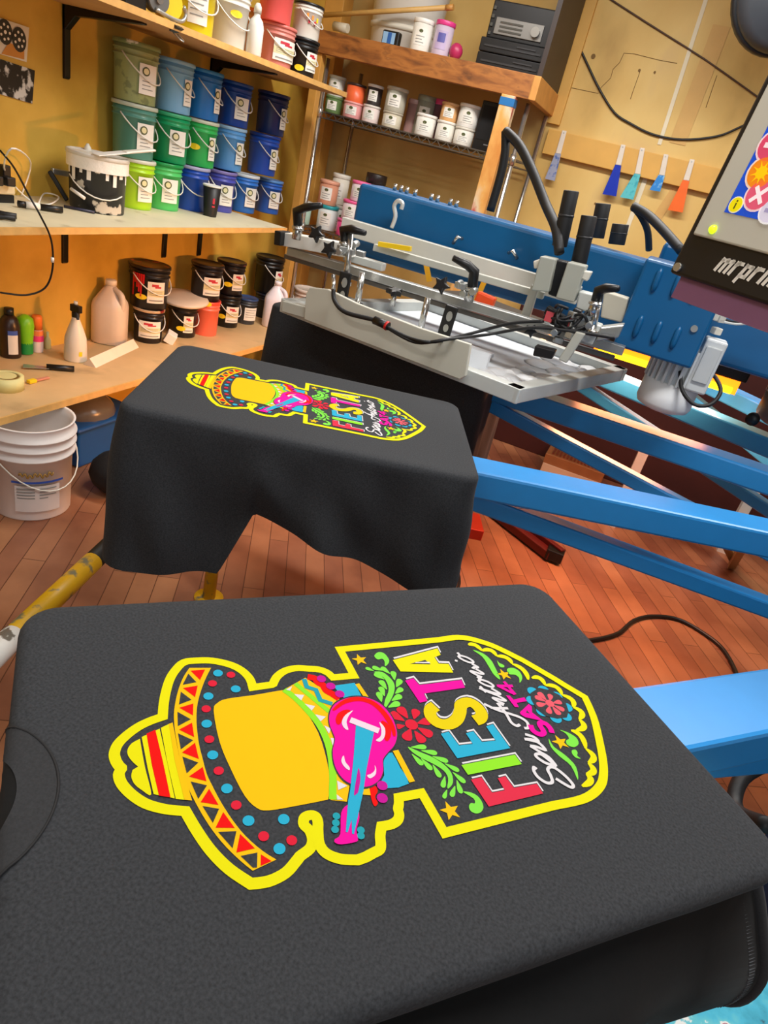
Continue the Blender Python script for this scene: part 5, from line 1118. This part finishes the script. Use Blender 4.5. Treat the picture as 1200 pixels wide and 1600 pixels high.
for p in ((520,525),(515,583),(508,640),(728,645),(728,693)): circ('t',4,L2('D',*p),.003)
# cartouche ornaments
for c,p,r in (('C',(775,62),.0085),('F',(620,1005),.0092),('G',(525,387),.0085),('H',(665,697),.009)): cur='star_print#'+c; starp('g',1,L2(c,*p),r)
cur='flourish_print#1'
poly('e',1,sm(LL(('E',[(355,240),(390,215),(440,228),(480,285),(462,325),(443,333),(440,295),(420,272),(385,278),(360,262)])),True,3))
cur='leaf_sprig_print#1'
poly('e',1,sm(LL(('E',[(350,385),(420,385),(480,428),(520,480),(525,540),(500,610),(450,690),(436,685),(445,620),(470,560),(470,500),(430,430)])),True,3))
for a,b_ in (((350,375),(278,348)),((430,372),(335,342)),((488,402),(412,342)),((525,455),(512,378)),((540,515),(577,447)),((530,570),(592,522)),((500,630),(582,583)),((470,687),(567,645)),((440,448),(352,398)),((460,535),(403,455)),((440,592),(405,510)),((415,642),(388,555))): leaf('e',1,L2('E',*a),L2('E',*b_),.48)
cur='leaf_sprig_print#2'
poly('e',1,sm(LL(('F',[(225,405),(330,450),(450,500),(560,570),(630,650),(645,740),(605,795),(592,780),(600,700),(560,630),(470,570),(350,510),(262,452)])),True,3))
for a,b_ in (((250,408),(396,405)),((345,440),(497,465)),((450,493),(600,542)),((565,560),(703,632)),((640,640),(760,742)),((680,715),(722,842)),((665,770),(630,872)),((590,805),(558,888)),((570,680),(548,787)),((455,570),(527,692)),((345,510),(447,622)),((258,470),(362,577))): leaf('e',1,L2('F',*a),L2('F',*b_),.36)
cur='flourish_print#2'
poly('e',1,sm(LL(('F',[(740,826),(820,835),(890,880),(930,960),(910,1015),(860,1030),(810,1005),(795,960),(815,932),(850,935),(838,890)])),True,3))
for c,pts in (('G',[(230,155),(330,190),(400,250),(440,320),(490,432),(430,390),(380,310),(320,220)]),('G',[(458,255),(480,278),(525,300),(520,320),(480,310)]),('G',[(552,335),(610,325),(670,360),(695,420),(670,465),(665,420),(630,390),(572,382)]),('H',[(550,660),(600,740),(720,830),(820,940),(838,1070),(770,930),(650,830),(570,740)]),('H',[(660,575),(740,600),(820,650),(845,710),(800,745),(735,722),(720,680),(750,660),(718,610)]),('H',[(778,778),(815,770),(835,800),(832,830),(866,858),(820,850),(785,815)])): cur='flourish_print#'+c+str(pts[0][0]); poly('e',1,sm(LL((c,pts)),True,3))
cur='flower_print#1'
for a,b_ in (((612,802),(488,733)),((640,782),(562,683)),((690,787),(712,703)),((718,822),(828,800)),((722,860),(848,928)),((695,885),(775,987)),((662,868),(620,965)),((615,842),(538,852))): leaf('c',1,L2('E',*a),L2('E',*b_),.62)
circ('c',1,L2('E',670,832),.0062)
cur='flower_print#2'
fc=L2('H',560,315)
for p in ((395,195),(385,285),(500,180),(630,240),(728,350),(720,440),(620,460),(485,395)): circ('b',1,L2('H',*p),.0062)
poly('k',2,[(fc[0]+(L2('H',*p)[0]-fc[0])*1.2,fc[1]+(L2('H',*p)[1]-fc[1])*1.2) for p in ((400,230),(405,280),(455,365),(520,415),(620,440),(700,430),(715,380),(690,300),(640,245),(560,205),(470,185))])
for p in ((445,205),(412,245),(432,330),(550,415),(660,430),(705,385),(675,300),(565,225)):
    q=L2('H',*p); leaf('h',3,(fc[0]+(q[0]-fc[0])*.26,fc[1]+(q[1]-fc[1])*.26),q,.55)
circ('h',3,fc,.0048)
cur='scalloped_trim_print'
SCN=[0]
def scal(*segs):
    global cur
    SCN[0]+=1; cur='scalloped_trim_print#%d'%SCN[0]
    [rib('y',1,.0062,list(s),False,True) for s in segs]
def smb(p):
    a,m_,c_=p; mx,my=(a[0]+c_[0])/2,(a[1]+c_[1])/2; mx+=(m_[0]-mx)*2.3; my+=(m_[1]-my)*2.3; return [((1-t)**2*a[0]+2*t*(1-t)*mx+t*t*c_[0],(1-t)**2*a[1]+2*t*(1-t)*my+t*t*c_[1]) for t in [i/10 for i in range(11)]]
scal(smb(LL(('G',[(190,110),(250,112),(318,165)]))),smb(LL(('G',[(318,165),(395,162),(455,215)]))),smb(LL(('G',[(455,215),(545,232),(600,288)]))),smb(LL(('G',[(600,288),(700,345),(750,435)]))))
scal(smb(LL(('H',[(385,65),(460,68),(515,135)]))),smb(LL(('H',[(515,135),(620,155),(680,230)]))),smb(LL(('H',[(680,230),(775,280),(790,350)]))),smb(LL(('H',[(790,350),(870,405),(850,470)]))),smb(LL(('H',[(850,470),(890,540),(820,578)]))))
scal(smb(LL(('H',[(770,580),(865,640),(915,760)]))),smb(LL(('H',[(915,760),(985,840),(940,900)]))),smb(LL(('H',[(940,900),(985,975),(920,1010)]))),smb(LL(('H',[(920,1010),(955,1075),(878,1130)]))))
# lettering
cur='lettering_print'
def letter(col,pts,sh=True):
    base=[(p[0],p[1]) for p in pts]
    if sh:
        poly('w',1,LL(*[(c,[(x+dx,y+dy) for x,y in pp]) for c,pp,dx,dy in [(c,pp,5*CR[c][2]/6,-27*CR[c][2]/6) for c,pp in pts]]))
        poly('k',2,LL(*[(c,[(x+dx,y+dy) for x,y in pp]) for c,pp,dx,dy in [(c,pp,2*CR[c][2]/6,-9*CR[c][2]/6) for c,pp in pts]]))
    poly(col,3,LL(*pts))
letter('y',[('E',[(510,285),(890,185),(918,240),(865,262),(900,315),(985,318),(1025,392),(575,382)])])
poly('k',4,LL(('E',[(655,318),(785,285),(832,322)]))); poly('w',5,LL(('E',[(700,305),(822,302),(826,314),(700,311)])))
letter('m',[('E',[(615,460),(685,440),(735,498),(1095,455),(1125,520),(775,570),(805,635),(740,648)])])
spts=LL(('F',[(480,25),(434,58),(438,120),(505,182),(605,195),(680,150),(712,75)]),('G',[(120,675),(190,648),(262,682),(312,750),(300,800),(250,820)]))
def shift(pts,dr,ds): return [(x+dr,y+ds) for x,y in pts]
o0=L2('F',600,100); o1=L2('F',605,72); o2=L2('F',602,90)
rib('w',1,.0125,shift(sm(spts),o1[0]-o0[0],o1[1]-o0[1])); rib('k',2,.0125,shift(sm(spts),o2[0]-o0[0],o2[1]-o0[1])); rib('s',3,.0125,sm(spts))
letter('b',[('F',[(530,285),(605,265),(700,395),(830,380),(765,280),(835,262),(915,362),(1045,350),(955,215),(1020,195),(1180,420),(685,515)])])
letter('l',[('F',[(722,578)]),('H',[(215,822),(283,915)]),('F',[(785,670)])])
letter('f',[('F',[(812,715),(910,692),(1010,838),(1130,815)]),('H',[(45,1055),(120,1035),(205,1150),(430,1110),(495,1205)]),('F',[(980,968)])])
def script(c,pts,w=.0032): rib('w',3,w,sm(LL((c,pts)),False,5))
script('H',[(430,965),(402,948),(405,990),(450,1050),(530,1100),(583,1092),(568,1030),(540,975),(560,945),(620,960),(720,1040),(788,1120),(770,1145),(700,1110),(618,1058)])
script('H',[(600,925),(520,905),(435,850),(422,820),(470,818),(550,875),(612,928),(600,905),(545,845),(470,800),(365,735)]); script('H',[(365,735),(430,745),(515,775),(440,700),(310,668)]); script('H',[(310,668),(380,672),(445,690),(405,650),(315,620)])
script('G',[(712,892),(748,888),(740,840),(680,795),(590,762),(460,722),(335,665)]); script('G',[(672,858),(640,870),(590,838),(550,770),(510,715),(458,655)]); script('G',[(395,700),(470,706),(560,705)])
CUR={'n':([[(-.08,.55),(.12,1),(.13,.5),(.08,0),(.2,.6),(.5,1),(.63,.8),(.58,.25),(.74,0),(1.1,.35)]],1.15),'t':([[(-.05,.35),(.32,1.75),(.22,.8),(.2,.2),(.36,0),(.75,.4)],[(-.05,1.2),(.62,1.3)]],.85),
'o':([[(.72,.8),(.45,1),(.15,.72),(.12,.25),(.4,0),(.7,.22),(.74,.68),(.52,.98),(.78,.78),(1.05,.8)]],1.02),'i':([[(-.05,.4),(.2,1),(.14,.35),(.28,0),(.55,.3)],[(.36,1.45),(.4,1.62)]],.55)}
O_,A_,B_=(585,690),(-69,-83),(-128,-34); uu=0
for ch in 'ntonio':
    st,wd=CUR[ch]
    for q in st: script('G',[(O_[0]+(uu+a)*A_[0]+b_*B_[0],O_[1]+(uu+a)*A_[1]+b_*B_[1]) for a,b_ in q],.0029)
    uu+=wd
for q in ([(.74,1.05),(.0,.36)],[(-.05,.32),(1.08,.32)],[(.70,1.1),(.70,-.05)]): rib('m',3,.0036,LL(('G',[(665-95*a-128*b_,572-108*a) for a,b_ in q])))
poly('m',3,LL(('G',[(540,585),(575,588),(612,625),(712,603),(737,640),(640,655),(662,697),(625,695)])))
poly('m',3,LL(('G',[(670,745),(755,665),(782,690),(785,745),(887,822),(835,815),(722,790),(680,765)]))); poly('k',4,LL(('G',[(735,725),(762,755),(730,750)])))
rib('m',3,.0058,sm(LL(('H',[(368,528),(395,585),(462,622),(500,600),(462,532),(470,507),(520,518),(565,565),(580,608)]))))
def ribbon2(pts,w,closed,taper):
    pts=list(pts); ch=True
    while ch and len(pts)>4:
        ch=False
        for i in range(1,len(pts)-1):
            u=(pts[i][0]-pts[i-1][0],pts[i][1]-pts[i-1][1]); v=(pts[i+1][0]-pts[i][0],pts[i+1][1]-pts[i][1]); lu=math.hypot(*u); lv=math.hypot(*v)
            if lu<3e-4 or (u[0]*v[0]+u[1]*v[1]<-.5*lu*lv and min(lu,lv)<.0035): pts.pop(i); ch=True; break
    n=len(pts); L=[];R=[]
    for i in range(n):
        p=pts[i]; a=pts[i-1] if (closed or i>0) else None; b_=pts[(i+1)%n] if (closed or i<n-1) else None
        def dirn(u,v): d=(v[0]-u[0],v[1]-u[1]); l=math.hypot(*d) or 1; return (d[0]/l,d[1]/l)
        d1=dirn(a,p) if a else dirn(p,b_); d2=dirn(p,b_) if b_ else d1
        n1=(-d1[1],d1[0]); n2=(-d2[1],d2[0]); mx,my=n1[0]+n2[0],n1[1]+n2[1]; l=math.hypot(mx,my)
        if l<.2: mx,my=n1; l=1
        mx/=l; my/=l; k=min(2.2,1/max(.3,mx*n1[0]+my*n1[1])); ww=w/2*k
        if taper: t=i/(n-1); ww*=.35+.65*min(1,4*min(t,1-t))**.7
        L.append((p[0]+mx*ww,p[1]+my*ww)); R.append((p[0]-mx*ww,p[1]-my*ww))
    return L,R
def inkm(k,v):
    q=[int(v[i:i+2],16)/255 for i in (1,3,5)]; q=[((x+.055)/1.055)**2.4*.68 if x>.04 else x/12.92*.68 for x in q]
    return '#'+''.join('%02x'%round(255*(1.055*x**(1/2.4)-.055 if x>.0031 else x*12.92)) for x in q)
cm={k:(mat('ink_'+k,inkm(k,v),.75,var=.02,scale=60,spec=.12) if v else cloth) for k,v in PC.items()}
def put_print(shirt,a,dz=0):
    base=None
    for nm,items in art.items():
        cols=[]; b=MB()
        for ii,it in enumerate(items):
            k,c,z=it[0],it[1],it[2]
            if c not in cols: cols.append(c)
            mi=cols.index(c); zz=ZT+.00035+.00016*z+dz+ii*4e-6
            if k=='P': b.add([PR(a,r,s,zz) for r,s in it[3]],[tuple(range(len(it[3])))],mi)
            else:
                l,r_=ribbon2(it[3],it[4],it[5],it[6]); n=len(l)
                b.add([PR(a,*p,zz+(k%n)*1.6e-6) for k,p in enumerate(l+r_)],[(i,(i+1)%n,n+(i+1)%n,n+i) for i in range(n if it[5] else n-1)],mi)
        o=b.build(nm.split('#')[0],[cm[c] for c in cols],shirt if base is None else base,tri=True)
        if base is None: base=o; o['label']='bright fiesta design printed on the shirt front'
for s_,a_ in ((sh1,A1),(sh2,A2)): put_print(s_,a_)
# ---------------------------------------------------------------- light
W=bpy.data.worlds.new('world'); SC.world=W; W.use_nodes=True; W.node_tree.nodes['Background'].inputs['Color'].default_value=(.85,.92,1,1); W.node_tree.nodes['Background'].inputs['Strength'].default_value=.09
def area(name,loc,size,power,col,target=None,sy=None):
    l=bpy.data.lights.new(name,'AREA'); l.energy=power; l.color=col; l.shape='RECTANGLE'; l.size=size; l.size_y=sy or size
    o=bpy.data.objects.new(name,l); COL.objects.link(o); o.location=loc
    d=Vector(target or (loc[0],loc[1],-9))-Vector(loc); o.rotation_euler=d.to_track_quat('-Z','Y').to_euler(); return o
area('ceiling_lamp_main',(-.7,2.8,1.3),1.6,56,(1,.97,.93),sy=.25)
area('ceiling_lamp_back',(1.0,2.6,1.3),1.6,36,(1,.97,.93),sy=.25)
area('ceiling_lamp_near',(.3,.95,1.3),1.2,35,(1,.98,.96),sy=.25)
area('flash_glow',(.12,2.6,-.43),.44,24,(1,.36,.18))
area('front_fill',(.9,-1.2,.35),1.6,16,(.97,.98,1),(-1.6,2.0,-1.0))  # added soft fill behind the camera, lifts the dim front faces
area('left_fill',(-1.1,.0,1.1),1.0,11,(1,.97,.94),sy=.2)  # extra fill lamp added at front left to brighten the white bucket
fs=area('flash_glow_side',(-.16,2.62,-.41),.4,12,(1,.4,.1),(-2.3,2.5,-1.0),sy=.04); fs.data.spread=1.5; fs.location.z=-.5
SC.view_settings.view_transform='Standard'; SC.view_settings.look='None'; SC.view_settings.exposure=0; SC.view_settings.gamma=1; SC.view_settings.use_curve_mapping=False
